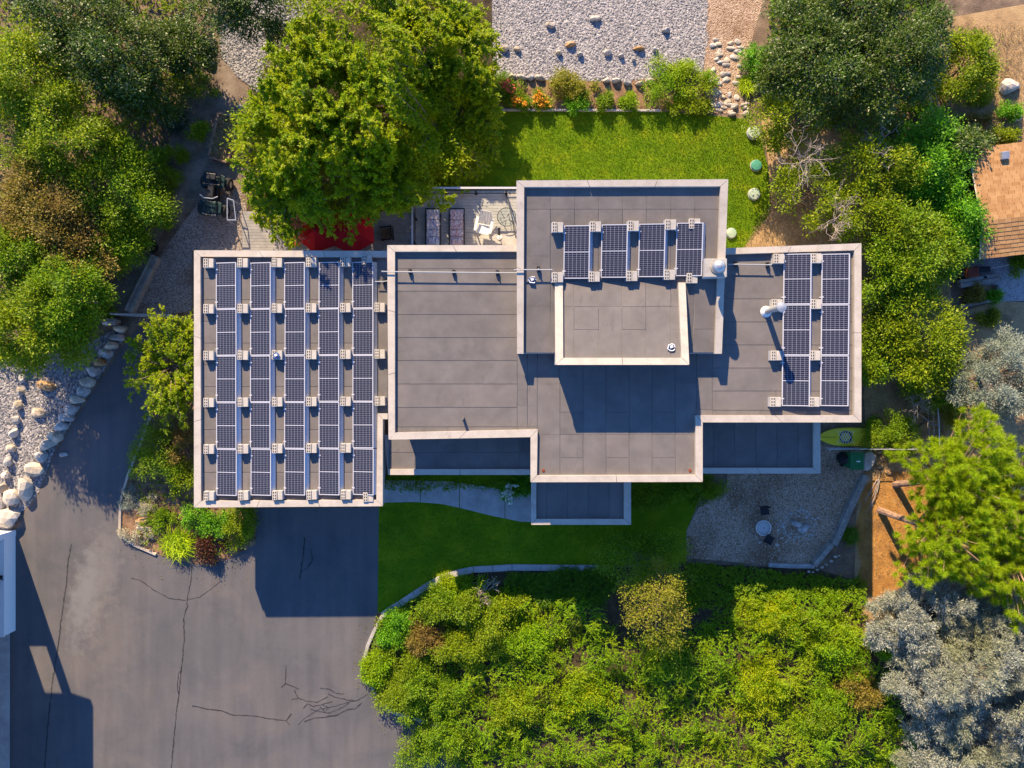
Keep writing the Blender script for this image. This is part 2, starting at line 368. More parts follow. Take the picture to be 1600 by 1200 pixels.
LF = {}
LF['lime']   = leaf_mat('lime foliage', [(.07,.12,.003),(.135,.19,.004),(.215,.26,.006),(.37,.345,.010)], trans=.52, var=(.33,.31,.008), var_scale=.8)  # yellow noise patches put sunlit areas of the crown into the leaf colour
LF['green']  = leaf_mat('green foliage', [(.05,.09,.006),(.09,.15,.009),(.14,.20,.012),(.22,.26,.018)], trans=.42, var=(.15,.17,.010))
LF['bright'] = leaf_mat('bright green foliage', [(.04,.11,.010),(.07,.17,.014),(.12,.26,.020),(.2,.34,.03)], trans=.4, var=(.05,.13,.012))
LF['dark']   = leaf_mat('dark green foliage', [(.022,.042,.008),(.042,.075,.011),(.075,.11,.018),(.22,.23,.14)], trans=.3, var=(.06,.075,.014), rough=.4)
LF['olive']  = leaf_mat('olive foliage', [(.07,.10,.006),(.13,.165,.008),(.20,.225,.010),(.30,.29,.02)], trans=.45, var=(.12,.155,.012))
LF['golden'] = leaf_mat('golden brown foliage', [(.12,.10,.014),(.21,.165,.022),(.30,.225,.035),(.38,.29,.07)], trans=.4, var=(.20,.12,.04))
LF['yellow'] = leaf_mat('yellow foliage', [(.15,.145,.012),(.25,.215,.022),(.31,.235,.05),(.17,.19,.012)], trans=.45, var=(.12,.14,.012))
LF['juniper']= leaf_mat('juniper foliage', [(.06,.115,.004),(.11,.185,.005),(.165,.25,.006),(.25,.31,.010)], trans=.42, var=(.24,.25,.008), var_scale=.7)
LF['pine']   = leaf_mat('pine needles', [(.10,.155,.008),(.18,.245,.012),(.27,.32,.016),(.40,.40,.025)], trans=.5, var=(.27,.29,.012), var_scale=.9)
LF['silver'] = leaf_mat('silver grey foliage', [(.10,.125,.105),(.20,.22,.175),(.34,.35,.275),(.56,.54,.42)], trans=.2, var=(.24,.25,.12), rough=.7)
LF['blue']   = leaf_mat('blue green needles', [(.09,.12,.095),(.17,.205,.165),(.27,.31,.25),(.38,.41,.33)], trans=.2, var=(.16,.20,.12))
LF['burg']   = leaf_mat('burgundy foliage', [(.035,.008,.008),(.07,.014,.014),(.11,.03,.02),(.05,.05,.012)], trans=.25)
LF['orange'] = leaf_mat('orange flowers', [(.55,.20,.01),(.70,.30,.015),(.75,.38,.03)], trans=.2)
LF['redfl']  = leaf_mat('red flowers', [(.50,.07,.03),(.62,.11,.05),(.45,.05,.03)], trans=.2)
LF['cream']  = leaf_mat('cream ground cover', [(.32,.28,.17),(.45,.40,.26),(.55,.50,.36),(.20,.22,.10)], trans=.1)
LF['hydr']   = leaf_mat('pale flower heads', [(.42,.50,.36),(.58,.62,.50),(.66,.68,.58)], trans=.2)
LF['iris']   = leaf_mat('blue green blades', [(.025,.06,.03),(.045,.09,.05),(.07,.12,.07)], trans=.25)
LF['blade']  = leaf_mat('yellow green blades', [(.16,.22,.008),(.28,.34,.012),(.40,.42,.02)], trans=.4)
LF['grass']  = leaf_mat('green blades', [(.04,.085,.006),(.07,.125,.010),(.11,.16,.014)], trans=.35)
LF['lawnb']  = leaf_mat('lawn blades', [(.035,.075,.004),(.065,.115,.005),(.105,.15,.006),(.16,.175,.010)], trans=.35, var=(.10,.12,.008), var_scale=.5)
LF['needle'] = leaf_mat('fallen needles', [(.20,.09,.025),(.36,.17,.05),(.50,.26,.08),(.14,.07,.03)], trans=.05)
LF['dryb']   = leaf_mat('dry blades', [(.22,.15,.06),(.36,.25,.11),(.48,.36,.18)], trans=.25)

# ------------------------------------------------------------------ foliage
def nrm(a): return a / (np.linalg.norm(a, axis=1, keepdims=True) + 1e-9)

def rdir(rng, n): return nrm(rng.normal(size=(n, 3)))

def leaf_mesh(name, P, A, Nn, Lg, Wd, fold=.12):
    """one pointed leaf per point"""
    A = nrm(A); Sd = nrm(np.cross(Nn, A)); U = np.cross(A, Sd); n = len(P)
    Lg = np.broadcast_to(np.asarray(Lg, float).reshape(-1, 1), (n, 1)); Wd = np.broadcast_to(np.asarray(Wd, float).reshape(-1, 1), (n, 1))
    V = np.empty((n, 3, 3))
    V[:, 0] = P + Sd*Wd*.5; V[:, 1] = P - Sd*Wd*.5 + U*Lg*fold*.6; V[:, 2] = P + A*Lg - U*Lg*.08
    me = bpy.data.meshes.new(name)
    me.vertices.add(n*3); me.vertices.foreach_set("co", V.reshape(-1).astype(np.float32))
    me.loops.add(n*3); me.loops.foreach_set("vertex_index", np.arange(n*3, dtype=np.int32))
    me.polygons.add(n); me.polygons.foreach_set("loop_start", np.arange(0, n*3, 3, dtype=np.int32))
    me.polygons.foreach_set("loop_total", np.full(n, 3, dtype=np.int32))
    me.update(calc_edges=True); me.validate()
    return me

TRI = [0]
def leaf_obj(name, P, A, Nn, L, Wd, m, parent=None, fold=.12):
    off = off_of(parent)
    TRI[0] += len(P)
    return link(name, leaf_mesh(name, P - np.array(off), A, Nn, L, Wd, fold), m, parent)

def boughs(rng, c, R, nb, ncl, nl, clr, low=-.25, rb=(.17, .34), core=.55):
    """leaf points of a crown built of boughs, each bough of leaf clusters"""
    nl = int(nl*1.5)
    d = rdir(rng, nb*3); d = d[d[:, 2] > low][:nb]; n = len(d)
    az = np.arctan2(d[:, 1], d[:, 0]); ph = rng.uniform(0, 6.28, 3)
    d = d*(1 + .16*np.sin(2*az+ph[0]) + .14*np.sin(3*az+ph[1]) + .10*np.sin(5*az+ph[2]))[:, None]*np.array([1, 1, 1.])
    d[:, 2] += .10*np.sin(4*az+ph[1]*2)
    B = np.array(c) + d*np.array(R)*(core+(.96-core)*rng.uniform(0, 1, (n, 1))**.6)
    br = np.mean(R[:2])*rng.uniform(rb[0], rb[1], n)
    cd = rdir(rng, n*ncl); cd[:, 2] = np.abs(cd[:, 2])*.9 + rng.uniform(-.45, .25, n*ncl)
    C = np.repeat(B, ncl, 0) + cd*np.repeat(br, ncl)[:, None]*rng.uniform(.55, 1.08, (n*ncl, 1))*np.array([1, 1, .75])
    out = nrm(C - np.array(c) + 1e-6)*.5 + cd*.7
    m = n*ncl*nl
    g = rng.normal(size=(m, 3))*clr*np.array([1, 1, .7])
    P = np.repeat(C, nl, 0) + g
    O = np.repeat(out, nl, 0)
    A = nrm(g/clr*.5 + O*.7 + rng.normal(size=(m, 3))*.55)
    Nn = nrm(O*.5 + np.array([-.12, .3, .75]) + rng.normal(size=(m, 3))*.5)
    return P, A, Nn, B

def sprays(rng, base, tips, droop=.35, ntw=14, nlf=9, twl=.5, t0=.3, flat=.5, wob=.15):
    """limbs from base to each tip, alternate twigs on them, leaves along the twigs"""
    Ps, As, Ns = [], [], []; limbs = []
    for tip in tips:
        tip = np.array(tip); b0 = np.array(base[rng.integers(len(base))] if isinstance(base, list) else base)
        D = tip - b0; ln = np.linalg.norm(D); ctrl = b0 + D*.55 + np.array([0, 0, ln*droop]) + rng.normal(size=3)*wob*ln*.4
        ts = np.linspace(0, 1, 7)[:, None]
        curve = (1-ts)**2*b0 + 2*ts*(1-ts)*ctrl + ts**2*tip
        limbs.append(curve)
        t = rng.uniform(t0, 1, ntw)[:, None]
        pt = (1-t)**2*b0 + 2*t*(1-t)*ctrl + t**2*tip
        tg = nrm(2*(1-t)*(ctrl-b0) + 2*t*(tip-ctrl))
        side = nrm(np.cross(tg, [0, 0, 1.0]) + 1e-6)*rng.choice([-1, 1], (ntw, 1))
        td = nrm(tg*rng.uniform(.4, 1.1, (ntw, 1)) + side*rng.uniform(.3, 1, (ntw, 1)) + np.array([0, 0, 1.])*rng.normal(size=(ntw, 1))*.3)
        tl = twl*(1.15 - .6*t)*rng.uniform(.6, 1.2, (ntw, 1))
        s = rng.uniform(.05, 1, (ntw, nlf, 1))
        P = pt[:, None] + td[:, None]*tl[:, None]*s - np.array([0, 0, 1.])*(tl[:, None]*s**2*.35)
        lside = np.cross(td, [0, 0, 1.])[:, None]*rng.choice([-1, 1], (ntw, nlf, 1))
        A = td[:, None]*.7 + lside*.9 + rng.normal(size=(ntw, nlf, 3))*.35 + np.array([0, 0, -.15])
        Nn = np.array([-.1, .25, 1.]) + rng.normal(size=(ntw, nlf, 3))*flat
        Ps.append(P.reshape(-1, 3)); As.append(A.reshape(-1, 3)); Ns.append(np.broadcast_to(Nn, P.shape).reshape(-1, 3))
    return np.concatenate(Ps), np.concatenate(As), np.concatenate(Ns), limbs

def trunk_mesh(rng, base, top, r0, limbs, lr=.045):
    mb = MB(); base = Vector(base); top = Vector(top)
    mid = (base+top)/2 + Vector((rng.normal()*.06, rng.normal()*.06, 0))*(top-base).length
    mb.tube([base, base+(mid-base)*.5, mid, top], [r0*1.25, r0, r0*.85, r0*.55], 8)
    for l in limbs:
        n = len(l); mb.tube([tuple(p) for p in l], [lr*(1 - .8*i/(n-1)) for i in range(n)], 4, caps=False)
    return mb

def tree(name, label, cat, px, py, rx, ry, zt, zb, leaf, seed, size=(.13,.085), nb=40, ncl=14, nl=16, clr=.16, bark='bark', group=None,
         mode='boughs', base=None, low=-.25, **kw):
    rng = np.random.default_rng(seed); zc = (zt+zb)/2
    cx, cy = W(px, py, zc); R = (PX(rx, zc), PX(ry, zc), (zt-zb)/2); c = (cx, cy, zc)
    bx, by = (cx, cy) if base is None else W(*base)
    t = root(name, label, cat, (bx, by, 0), group)
    if mode == 'boughs':
        P, A, Nn, B = boughs(rng, c, R, nb, ncl, nl, clr, low, **kw)
        top = (cx, cy, zb+(zt-zb)*.35)
        limbs = []
        for b in B[:min(len(B), 26)]:
            a = np.array(top); s = np.linspace(0, 1, 4)[:, None]
            limbs.append(a*(1-s) + b*s + np.array([0, 0, -.15])*(s*(1-s)))
    else:
        d = rdir(rng, nb*3); d = d[d[:, 2] > low][:nb]
        tips = np.array(c) + d*np.array(R)*rng.uniform(.55, 1.05, (len(d), 1))
        top = (cx, cy, zb+(zt-zb)*.25)
        P, A, Nn, limbs = sprays(rng, [np.array((cx, cy, zb+(zt-zb)*q)) for q in (.1, .25, .4)], tips, ntw=ncl, nlf=nl, **kw)
        top = (cx, cy, zb+(zt-zb)*.45)
    n = len(P); L = size[0]*.88*rng.uniform(.65, 1.3, n); Wd = size[1]*.88*rng.uniform(.7, 1.25, n)
    keep = P[:, 2] > .04
    obj('trunk', trunk_mesh(rng, (bx, by, -.05), top, max(.05, R[0]*.055), limbs, lr=max(.018, R[0]*.018)), M[bark], t)
    leaf_obj('crown', P[keep], A[keep], Nn[keep], L[keep], Wd[keep], LF[leaf], t)
    return t

def shrub(name, label, cat, px, py, rx, ry, h, leaf, seed, size=(.085,.055), nb=16, ncl=12, nl=14, clr=.09, flower=None, nf=60, fs=.06, z0=0.0, group=None, rb=(.22,.38)):
    rng = np.random.default_rng(seed)
    cx, cy = W(px, py, z0+h*.5); R = (PX(rx)*1.0, PX(ry)*1.0, h*.8); c = (cx, cy, z0+h*.12)
    t = root(name, label, cat, (cx, cy, z0), group)
    P, A, Nn, B = boughs(rng, c, R, nb, ncl, nl, clr, low=0.0, rb=rb, core=.35)
    k = P[:, 2] > z0+.02; P, A, Nn = P[k], A[k], Nn[k]
    n = len(P)
    mb = MB()
    for b in B[:8]: mb.tube([(cx, cy, z0-.02), tuple((np.array((cx, cy, z0))+b)/2+np.array([0,0,.03])), tuple(b)], [.018, .012, .005], 4)
    obj('stem', mb, M['bark'], t)
    leaf_obj('foliage', P, A, Nn, size[0]*.88*rng.uniform(.65, 1.3, n), size[1]*.88*rng.uniform(.7, 1.25, n), LF[leaf], t)
    if flower:
        i = np.argsort(-P[:, 2])[:max(nf*8, 10)]; i = rng.choice(i, min(nf*8, len(i)), replace=False)
        ctr = np.repeat(P[i[:nf]], 9, 0) + rng.normal(size=(min(nf, len(i))*9, 3))*fs*.5 + np.array([0, 0, fs*.6])
        leaf_obj('blossom', ctr, rdir(rng, len(ctr)), np.array([0, 0, 1.]) + rng.normal(size=(len(ctr), 3))*.4, fs, fs*.8, LF[flower], t)
    return t

def blade_mesh(rng, C, n, L, w, lean=(.3, 1.0), aim=None):
    """arching blades: each a strip of two quads; C: (n,3) feet"""
    az = rng.uniform(0, 2*PI, n); k = rng.uniform(lean[0], lean[1], n); Ls = L*rng.uniform(.6, 1.2, n)
    dx = np.stack([np.cos(az), np.sin(az), np.zeros(n)], 1)
    up = np.array([0, 0, 1.])
    p1 = C + (dx*k[:, None]*.35 + up*.75)*(Ls*.55)[:, None]
    p2 = p1 + (dx*(k*1.0+.15)[:, None] + up*(.45-.8*k)[:, None])*(Ls*.55)[:, None]
    sd = np.stack([-np.sin(az), np.cos(az), np.zeros(n)], 1)*w/2
    V = np.stack([C-sd, C+sd, p1+sd*.9, p1-sd*.9, p2+sd*.25, p2-sd*.25], 1)
    me = bpy.data.meshes.new("blades")
    me.vertices.add(n*6); me.vertices.foreach_set("co", V.reshape(-1).astype(np.float32))
    f = (np.arange(n)*6)[:, None] + np.array([0,1,2,3, 3,2,4,5]); me.loops.add(n*8); me.loops.foreach_set("vertex_index", f.reshape(-1).astype(np.int32))
    me.polygons.add(n*2); me.polygons.foreach_set("loop_start", np.arange(0, n*8, 4, dtype=np.int32)); me.polygons.foreach_set("loop_total", np.full(n*2, 4, dtype=np.int32))
    me.update(calc_edges=True); TRI[0] += 4*n
    return me

def tuft(name, label, cat, px, py, r, h, leaf, seed, n=420, w=.022, group=None, lean=(.25, 1.1), ry=None):
    rng = np.random.default_rng(seed); x, y = W(px, py)
    ry = r if ry is None else ry
    a = rng.uniform(0, 2*PI, n); q = np.sqrt(rng.uniform(0, 1, n))*.45
    C = np.stack([np.cos(a)*q*PX(r), np.sin(a)*q*PX(ry), np.zeros(n)], 1)
    o = link(name, blade_mesh(rng, C, n, h, w, lean), LF[leaf]); o.location = (x, y, .0)
    return tag(o, label, cat, group)

def inpoly(P, poly):
    x, y = P[:, 0], P[:, 1]; r = np.zeros(len(P), bool); n = len(poly)
    for i in range(n):
        x1, y1 = poly[i]; x2, y2 = poly[(i+1) % n]
        if y1 == y2: continue
        r ^= ((y1 > y) != (y2 > y)) & (x < (x2-x1)*(y-y1)/(y2-y1)+x1)
    return r

def scatter(rng, poly_px, n, z=0.0):
    poly = [W(*p) for p in poly_px]; a = np.array(poly); lo, hi = a.min(0), a.max(0); out = np.zeros((0, 2))
    while len(out) < n:
        q = rng.uniform(lo, hi, (n*2, 2)); out = np.concatenate([out, q[inpoly(q, poly)]])
    return np.concatenate([out[:n], np.full((n, 1), z)], 1)

def smooth_noise(rng, P, scale, k=10):
    v = np.zeros(len(P))
    for i in range(k):
        d = rng.normal(size=2)*scale; ph = rng.uniform(0, 2*PI); v += np.sin(P[:, 0]*d[0]+P[:, 1]*d[1]+ph)
    return v/math.sqrt(k/2)

def blanket(name, poly_px, hmax, leaf, seed, nsp, nl=16, spl=.32, size=(.075,.03), hmin=.15, wave=2.2, kind=None, label=None, cat=None, group=None, jag=.5):
    """low carpet of feathery upright sprays over an outline"""
    rng = np.random.default_rng(seed)
    C = scatter(rng, poly_px, nsp)
    hh = hmin + (hmax-hmin)*np.clip(.42 + .30*smooth_noise(rng, C, wave) + .30*smooth_noise(rng, C, wave*2.4), 0, 1.25)
    C[:, 2] = hh*rng.uniform(.55, 1.0, nsp)
    az = smooth_noise(rng, C, wave*.8)*1.3 + rng.normal(size=nsp)*.7 + 1.2
    el = rng.uniform(.05, .75, nsp)
    D = np.stack([np.cos(az)*np.cos(el), np.sin(az)*np.cos(el), np.sin(el)], 1)
    Ls = spl*rng.uniform(.5, 1.3, nsp)
    s = rng.uniform(0, 1, (nsp, nl))
    P = C[:, None] + D[:, None]*(s*Ls[:, None])[:, :, None] - np.array([0, 0, 1.])*(s**2*Ls[:, None]*.3)[:, :, None]
    side = np.cross(D, [0, 0, 1.])[:, None]*rng.choice([-1, 1], (nsp, nl, 1))
    A = D[:, None]*.8 + side*.6 + rng.normal(size=(nsp, nl, 3))*jag
    Nn = np.array([-.1, .3, .9]) + rng.normal(size=(nsp, nl, 3))*.5
    P, A, Nn = P.reshape(-1, 3), A.reshape(-1, 3), Nn.reshape(-1, 3); n = len(P)
    o = leaf_obj(name, P, A, Nn, size[0]*rng.uniform(.6, 1.4, n), size[1]*rng.uniform(.7, 1.3, n), LF[leaf])
    return tag(o, label, cat, group, kind)

# ------------------------------------------------------------------ rocks
def rock_mesh(seed):
    import bmesh
    rng = random.Random(seed); bm = bmesh.new(); bmesh.ops.create_icosphere(bm, subdivisions=2, radius=1)
    pl = [(Vector((rng.gauss(0,1), rng.gauss(0,1), rng.gauss(0,.8))).normalized(), rng.uniform(.55,.9)) for _ in range(9)]
    for v in bm.verts:
        p = v.co.copy()
        for d, k in pl:
            q = p.dot(d)
            if q > k: p -= d*(q-k)*.92
        v.co = p*(1+rng.uniform(-.04,.04))
    me = bpy.data.meshes.new("rock"); bm.to_mesh(me); bm.free(); return me
ROCKM = {}
def rock(px, py, rx, ry, mname, seed, label, cat="rock", group=None, h=None, rz=None, name="rock", z=0, parent=None):
    k = (seed % 9, mname)
    if k not in ROCKM:
        me = rock_mesh(seed % 9); me.materials.append(M[mname]); ROCKM[k] = me
    o = bpy.data.objects.new(name, ROCKM[k]); COL.objects.link(o)
    x, y = W(px, py, z); rr = random.Random(seed*7+1)
    h = h or PX(min(rx, ry))*.8
    o.location = (x, y, z+h*.25); o.scale = (PX(rx), PX(ry), h); o.rotation_euler = (0, 0, rz if rz is not None else rr.uniform(-.3, .3) + PI*(seed % 2))
    if parent is not None: o.parent = parent
    if label: tag(o, label, cat, group)
    return o

def pebbles(name, poly, n, r, mname, seed, z=0.0, label=None):
    """loose stones as one mesh of small squashed octahedra"""
    rng = np.random.default_rng(seed); C = scatter(rng, poly, n, z)
    R = r*rng.uniform(.5, 1.3, (n, 1, 1)); a = rng.uniform(0, 2*PI, n)
    base = np.array([[1,0,0],[0,1,0],[-1,0,0],[0,-1,0],[.15,.1,.7],[0,0,-.4]], float)
    V = base[None]*R*rng.uniform(.7, 1.2, (n, 6, 1)); ca, sa = np.cos(a)[:, None], np.sin(a)[:, None]
    X = V[..., 0]*ca - V[..., 1]*sa; Y = V[..., 0]*sa + V[..., 1]*ca; V = np.stack([X, Y, V[..., 2]], 2) + C[:, None]
    f = np.array([0,1,4, 1,2,4, 2,3,4, 3,0,4]); Fi = (np.arange(n)*6)[:, None]+f
    me = bpy.data.meshes.new(name); me.vertices.add(n*6); me.vertices.foreach_set("co", V.reshape(-1).astype(np.float32))
    me.loops.add(n*12); me.loops.foreach_set("vertex_index", Fi.reshape(-1).astype(np.int32))
    me.polygons.add(n*4); me.polygons.foreach_set("loop_start", np.arange(0, n*12, 3, dtype=np.int32)); me.polygons.foreach_set("loop_total", np.full(n*4, 3, dtype=np.int32))
    me.update(calc_edges=True); TRI[0] += 4*n
    return tag(link(name, me, M[mname]), label, None, None, 'stuff')

def stone_mat(name, cols, rough=.85):
    m, nt, b = new_mat(name); N = nt.nodes; L = nt.links
    g = N.new("ShaderNodeNewGeometry"); r = N.new("ShaderNodeValToRGB"); e = r.color_ramp.elements
    e[0].position = 0; e[0].color = (*cols[0], 1); e[1].position = 1; e[1].color = (*cols[-1], 1)
    for i, c in enumerate(cols[1:-1]):
        x = e.new((i+1)/(len(cols)-1)); x.color = (*c, 1)
    L.new(g.outputs['Random Per Island'], r.inputs[0]); L.new(r.outputs[0], b.inputs['Base Color']); b.inputs['Roughness'].default_value = rough
    return m
M['peb_l'] = stone_mat('loose blue grey stones', [(.09,.09,.10),(.20,.19,.19),(.32,.295,.28),(.47,.43,.39)])
M['peb_b'] = stone_mat('loose pale stones', [(.13,.125,.13),(.25,.235,.23),(.36,.33,.31),(.50,.46,.43)])
M['peb_p'] = stone_mat('loose pea stones', [(.18,.115,.075),(.35,.245,.16),(.47,.34,.24),(.60,.48,.37)])
M['peb_w'] = stone_mat('white fire pit stones', [(.30,.30,.30),(.5,.49,.47),(.66,.65,.62),(.75,.74,.71)])

# ------------------------------------------------------------------ ground sheets
ZL = [0.0]
def sheet(name, poly, m, z, label=None):
    mb = MB(); pts = [W(*p) for p in poly]
    n = len(pts); a = sum(pts[i][0]*pts[(i+1) % n][1]-pts[(i+1) % n][0]*pts[i][1] for i in range(n))
    if a < 0: pts = pts[::-1]
    mb.face_mesh([(x, y, z) for x, y in pts], [tuple(range(n))])
    return tag(obj(name, mb, M[m]), label, None, None, 'structure')

mb = MB(); mb.face_mesh([(-180,-180,0),(180,-180,0),(180,180,0),(-180,180,0)], [(0,1,2,3)])
tag(obj('ground', mb, M['soil']), 'bare brown soil around the house', None, None, 'structure')

DRIVE = [(228,498),(300,495),(330,600),(330,795),(597,793),(590,957),(580,990),(566,1030),(572,1060),(588,1095),(615,1115),(660,1126),(700,1133),
         (760,1165),(900,1300),(-250,1300),(-250,838),(20,838),(36,805),(60,775),(84,712),(128,640),(196,535)]
driveway = sheet('driveway', DRIVE, 'asphalt', .004)
sheet('dry_ground', [(1340,740),(1400,690),(1480,640),(1650,600),(1650,1300),(1340,1300),(1335,900)], 'dry', .004)
needle_bed = sheet('needle_litter', [(1338,745),(1352,758),(1385,735),(1440,740),(1470,800),(1450,930),(1380,935),(1335,925),(1345,880),(1334,830),(1346,790)], 'needles_ground', .008)
sheet('dry_slope', [(1470,30),(1750,-20),(1750,420),(1500,330),(1470,200)], 'dry', .004)
sheet('dry_bank', [(1188,178),(1260,200),(1345,200),(1420,300),(1480,420),(1500,560),(1440,660),(1352,690),(1344,380),(1160,390),(1206,330),(1200,250)], 'dry', .0165)
sheet('dirt_yard', [(1490,490),(1560,470),(1750,480),(1750,640),(1500,560)], 'dry', .0085)
sheet('gravel_yard', [(1505,395),(1750,370),(1750,466),(1560,471),(1548,455),(1500,440)], 'pad', .0125)
GL = [(-250,560),(20,560),(120,545),(200,505),(190,535),(128,632),(86,702),(60,770),(36,800),(16,830),(-250,836)]
sheet('gravel_terrace', GL, 'gravel_l', .008)
GB = [(768,-60),(1108,-60),(1106,60),(1098,112),(1010,126),(960,128),(770,122)]
sheet('gravel_bed', GB, 'gravel_b', .008)
sheet('gravel_bank', [(340,-60),(480,-60),(480,120),(420,160),(372,120),(345,90)], 'gravel_l', .008)
sheet('stone_path', [(1108,-60),(1210,-60),(1170,80),(1150,125),(1170,180),(1104,176),(1100,112)], 'gravel_p', .0085)
sheet('flower_bed', [(765,122),(960,128),(1098,112),(1104,174),(1030,172),(770,172)], 'mulch', .012)
LAWN = [(740,174),(1030,174),(1110,180),(1165,186),(1188,215),(1200,260),(1204,330),(1160,400),(700,400),(640,290)]
sheet('back_lawn', LAWN, 'lawn', .0045)
FL = [(592,785),(610,720),(1110,720),(1085,800),(1072,830),(1072,880),(935,884),(800,883),(740,890),(690,903),(645,925),(600,957),(590,957)]
sheet('front_lawn', FL, 'lawn', .0085)
PATH = [(600,752),(700,752),(760,762),(800,770),(870,772),(870,818),(815,815),(770,806),(730,796),(690,787),(650,784),(600,785)]
GP = [(1072,830),(1090,795),(1135,760),(1140,690),(1350,690),(1352,735),(1330,770),(1300,850),(1276,884),(1230,888),(1130,876),(1072,872)]
sheet('gravel_patio', GP, 'gravel_p', .0125)
sheet('dirt_track', [(300,60),(360,95),(395,160),(395,310),(280,310),(240,395),(205,500),(160,480),(215,380),(262,240)], 'track', .0045)
sheet('gravel_track', [(310,318),(350,296),(395,300),(380,392),(300,392),(300,520),(205,508),(212,470),(250,400),(285,350)], 'gravel_d', .0085)
sheet('planter_bed', [(245,495),(330,480),(330,795),(400,795),(400,850),(360,872),(320,884),(270,874),(245,866),(210,852),(188,836),(188,780),(200,745),(215,700),(238,640),(238,560)], 'mulch', .0165)
sheet('hedge_bed', [(590,960),(650,930),(740,895),(935,890),(1080,880),(1280,890),(1345,910),(1345,1300),(760,1300),(700,1137),(620,1113),(590,1095),(572,1058),(566,1030),(580,990)], 'shade_duff', .0125)
sheet('shrub_bed', [(1395,925),(1440,900),(1480,870),(1650,860),(1650,1300),(1345,1300),(1346,1000)], 'shade_duff', .0205)

# kerbs: concrete edging as separate things
def kerb(pts, wd, h, label, m='concrete', name='kerb', nseg=None):
    r = root(name, label, 'kerb', W3(*pts[0]))
    P = [Vector(W(*p)) for p in pts]
    for i in range(len(P)-1):
        a, b = P[i], P[i+1]; d = (b-a); q = Vector((-d.y, d.x)).normalized()*wd/2; e = d.normalized()*.008
        mb = MB(); mb.prism([tuple(a+e+q), tuple(a+e-q), tuple(b-e-q), tuple(b-e+q)], h, -.05)
        obj('kerb_stone', mb, M[m], r, bevel=.01)
    return r
sheet('tree_shade_sheet', [(420,60),(700,-60),(768,-60),(770,170),(742,174),(640,288),(640,330),(385,330),(390,250)], 'shade_duff', .0245)  # dark sheet standing in for the shade under the big tree's crown
kerb([(780,172.5),(830,172.5),(880,172.8),(925,173),(975,173.2),(1032,173.5)], .10, .10, 'thin pale concrete edging between the flower bed and back lawn')
kerb([(935,887),(890,887),(845,886.5),(800,886),(770,888),(740,889.5),(715,894.5),(690,903),(668,915),(648,928),(630,940),(612,951),(598,961)], .30, .09, 'curved grey concrete edging below the shaded front lawn')
kerb([(598,961),(585,985),(575,1008),(570,1030),(576,1058),(590,1092),(615,1112),(660,1126),(700,1136)], .16, .10, 'pale concrete edging where the hedge bed meets the driveway')
kerb([(240,640),(222,690),(200,745),(189,785),(188,836),(210,851),(245,866)], .12, .09, 'low tan stone edging of the planter beside the driveway', m='rock')

# driveway crack sealing, lying 4 mm above the asphalt
CR = [
 [(112,850),(106,880),(104,910),(97,960),(91,1010),(83,1060),(78,1100),(74,1140),(70,1200)],
 [(294,945),(287,965),(288,1000),(284,1040),(280,1080),(276,1110),(273,1140),(268,1200)],
 [(205,903),(222,908),(240,922),(265,935),(290,938),(312,933),(330,920),(345,908)],
 [(300,1103),(325,1108),(345,1110),(362,1117),(400,1119),(428,1124),(447,1126),(453,1133)],
 [(447,1126),(455,1115)], [(300,880),(299,905),(294,930),(292,945)],
 [(447,1040),(446,1068),(440,1074)], [(446,1068),(468,1077)], [(460,1078),(465,1090),(480,1096),(495,1097),(505,1093),(512,1088)],
 [(466,1133),(475,1123),(488,1115),(500,1108),(525,1103),(545,1097),(558,1094),(575,1085)],
 [(475,1128),(490,1122),(510,1120),(525,1118),(545,1108),(555,1108),(565,1098)],
 [(456,1093),(465,1092)], [(474,1107),(480,1100),(490,1104),(505,1100),(520,1096)], [(485,1108),(500,1112),(515,1114),(530,1108),(545,1099)],
 [(500,1075),(515,1077),(525,1083),(538,1085)], [(513,1084),(525,1090),(545,1094),(556,1095)], [(500,1104),(508,1112),(514,1106),(505,1102)],
 [(284,1048),(279,1052),(277,1075),(279,1083)], [(476,840),(474,870),(470,890),(468,905)],[(486,858),(488,875),(480,888),(470,893)],
]
rr = random.Random(4)
for c in CR:
    pts = [c[0]]
    for a, b in zip(c[:-1], c[1:]):
        nk = max(2, int(math.dist(a, b)/3.2))
        for k in range(1, nk+1):
            pts.append((a[0]+(b[0]-a[0])*k/nk+rr.uniform(-.55,.55), a[1]+(b[1]-a[1])*k/nk+rr.uniform(-.55,.55)))
    w0 = rr.uniform(.9, 1.5); wv = [w0*rr.uniform(.45, 1.35) for _ in pts]
    mb = MB(); mb.ribbon([W(*p) for p in pts], [PX(v*1.3) for v in wv], .008)
    obj('crack_seal', mb, M['crack'], driveway)

# front walkway: separate concrete slabs
walk = tag(bpy.data.objects.new('walkway', None), 'curved concrete walkway to the front door', None, None, 'structure'); COL.objects.link(walk)
def path_edge(x, pts):
    for a, b in zip(pts[:-1], pts[1:]):
        if a[0] <= x <= b[0]: return a[1]+(b[1]-a[1])*(x-a[0])/(b[0]-a[0])
    return pts[-1][1]
up_e = [(600,750),(700,752),(760,760),(800,768),(980,770)]; lo_e = [(600,785),(650,784),(690,787),(730,796),(770,806),(815,815),(980,818)]
js = [600,657,718,789,850,905,960]
for a, b in zip(js[:-1], js[1:]):
    xs = [a+.5+(b-a-1)*i/5 for i in range(6)]
    poly = [W(x, path_edge(x, up_e)) for x in xs] + [W(x, path_edge(x, lo_e)) for x in xs[::-1]]
    mb = MB(); mb.prism(poly, .05, -.02); obj('concrete_slab', mb, M['concrete'], walk, bevel=.008)

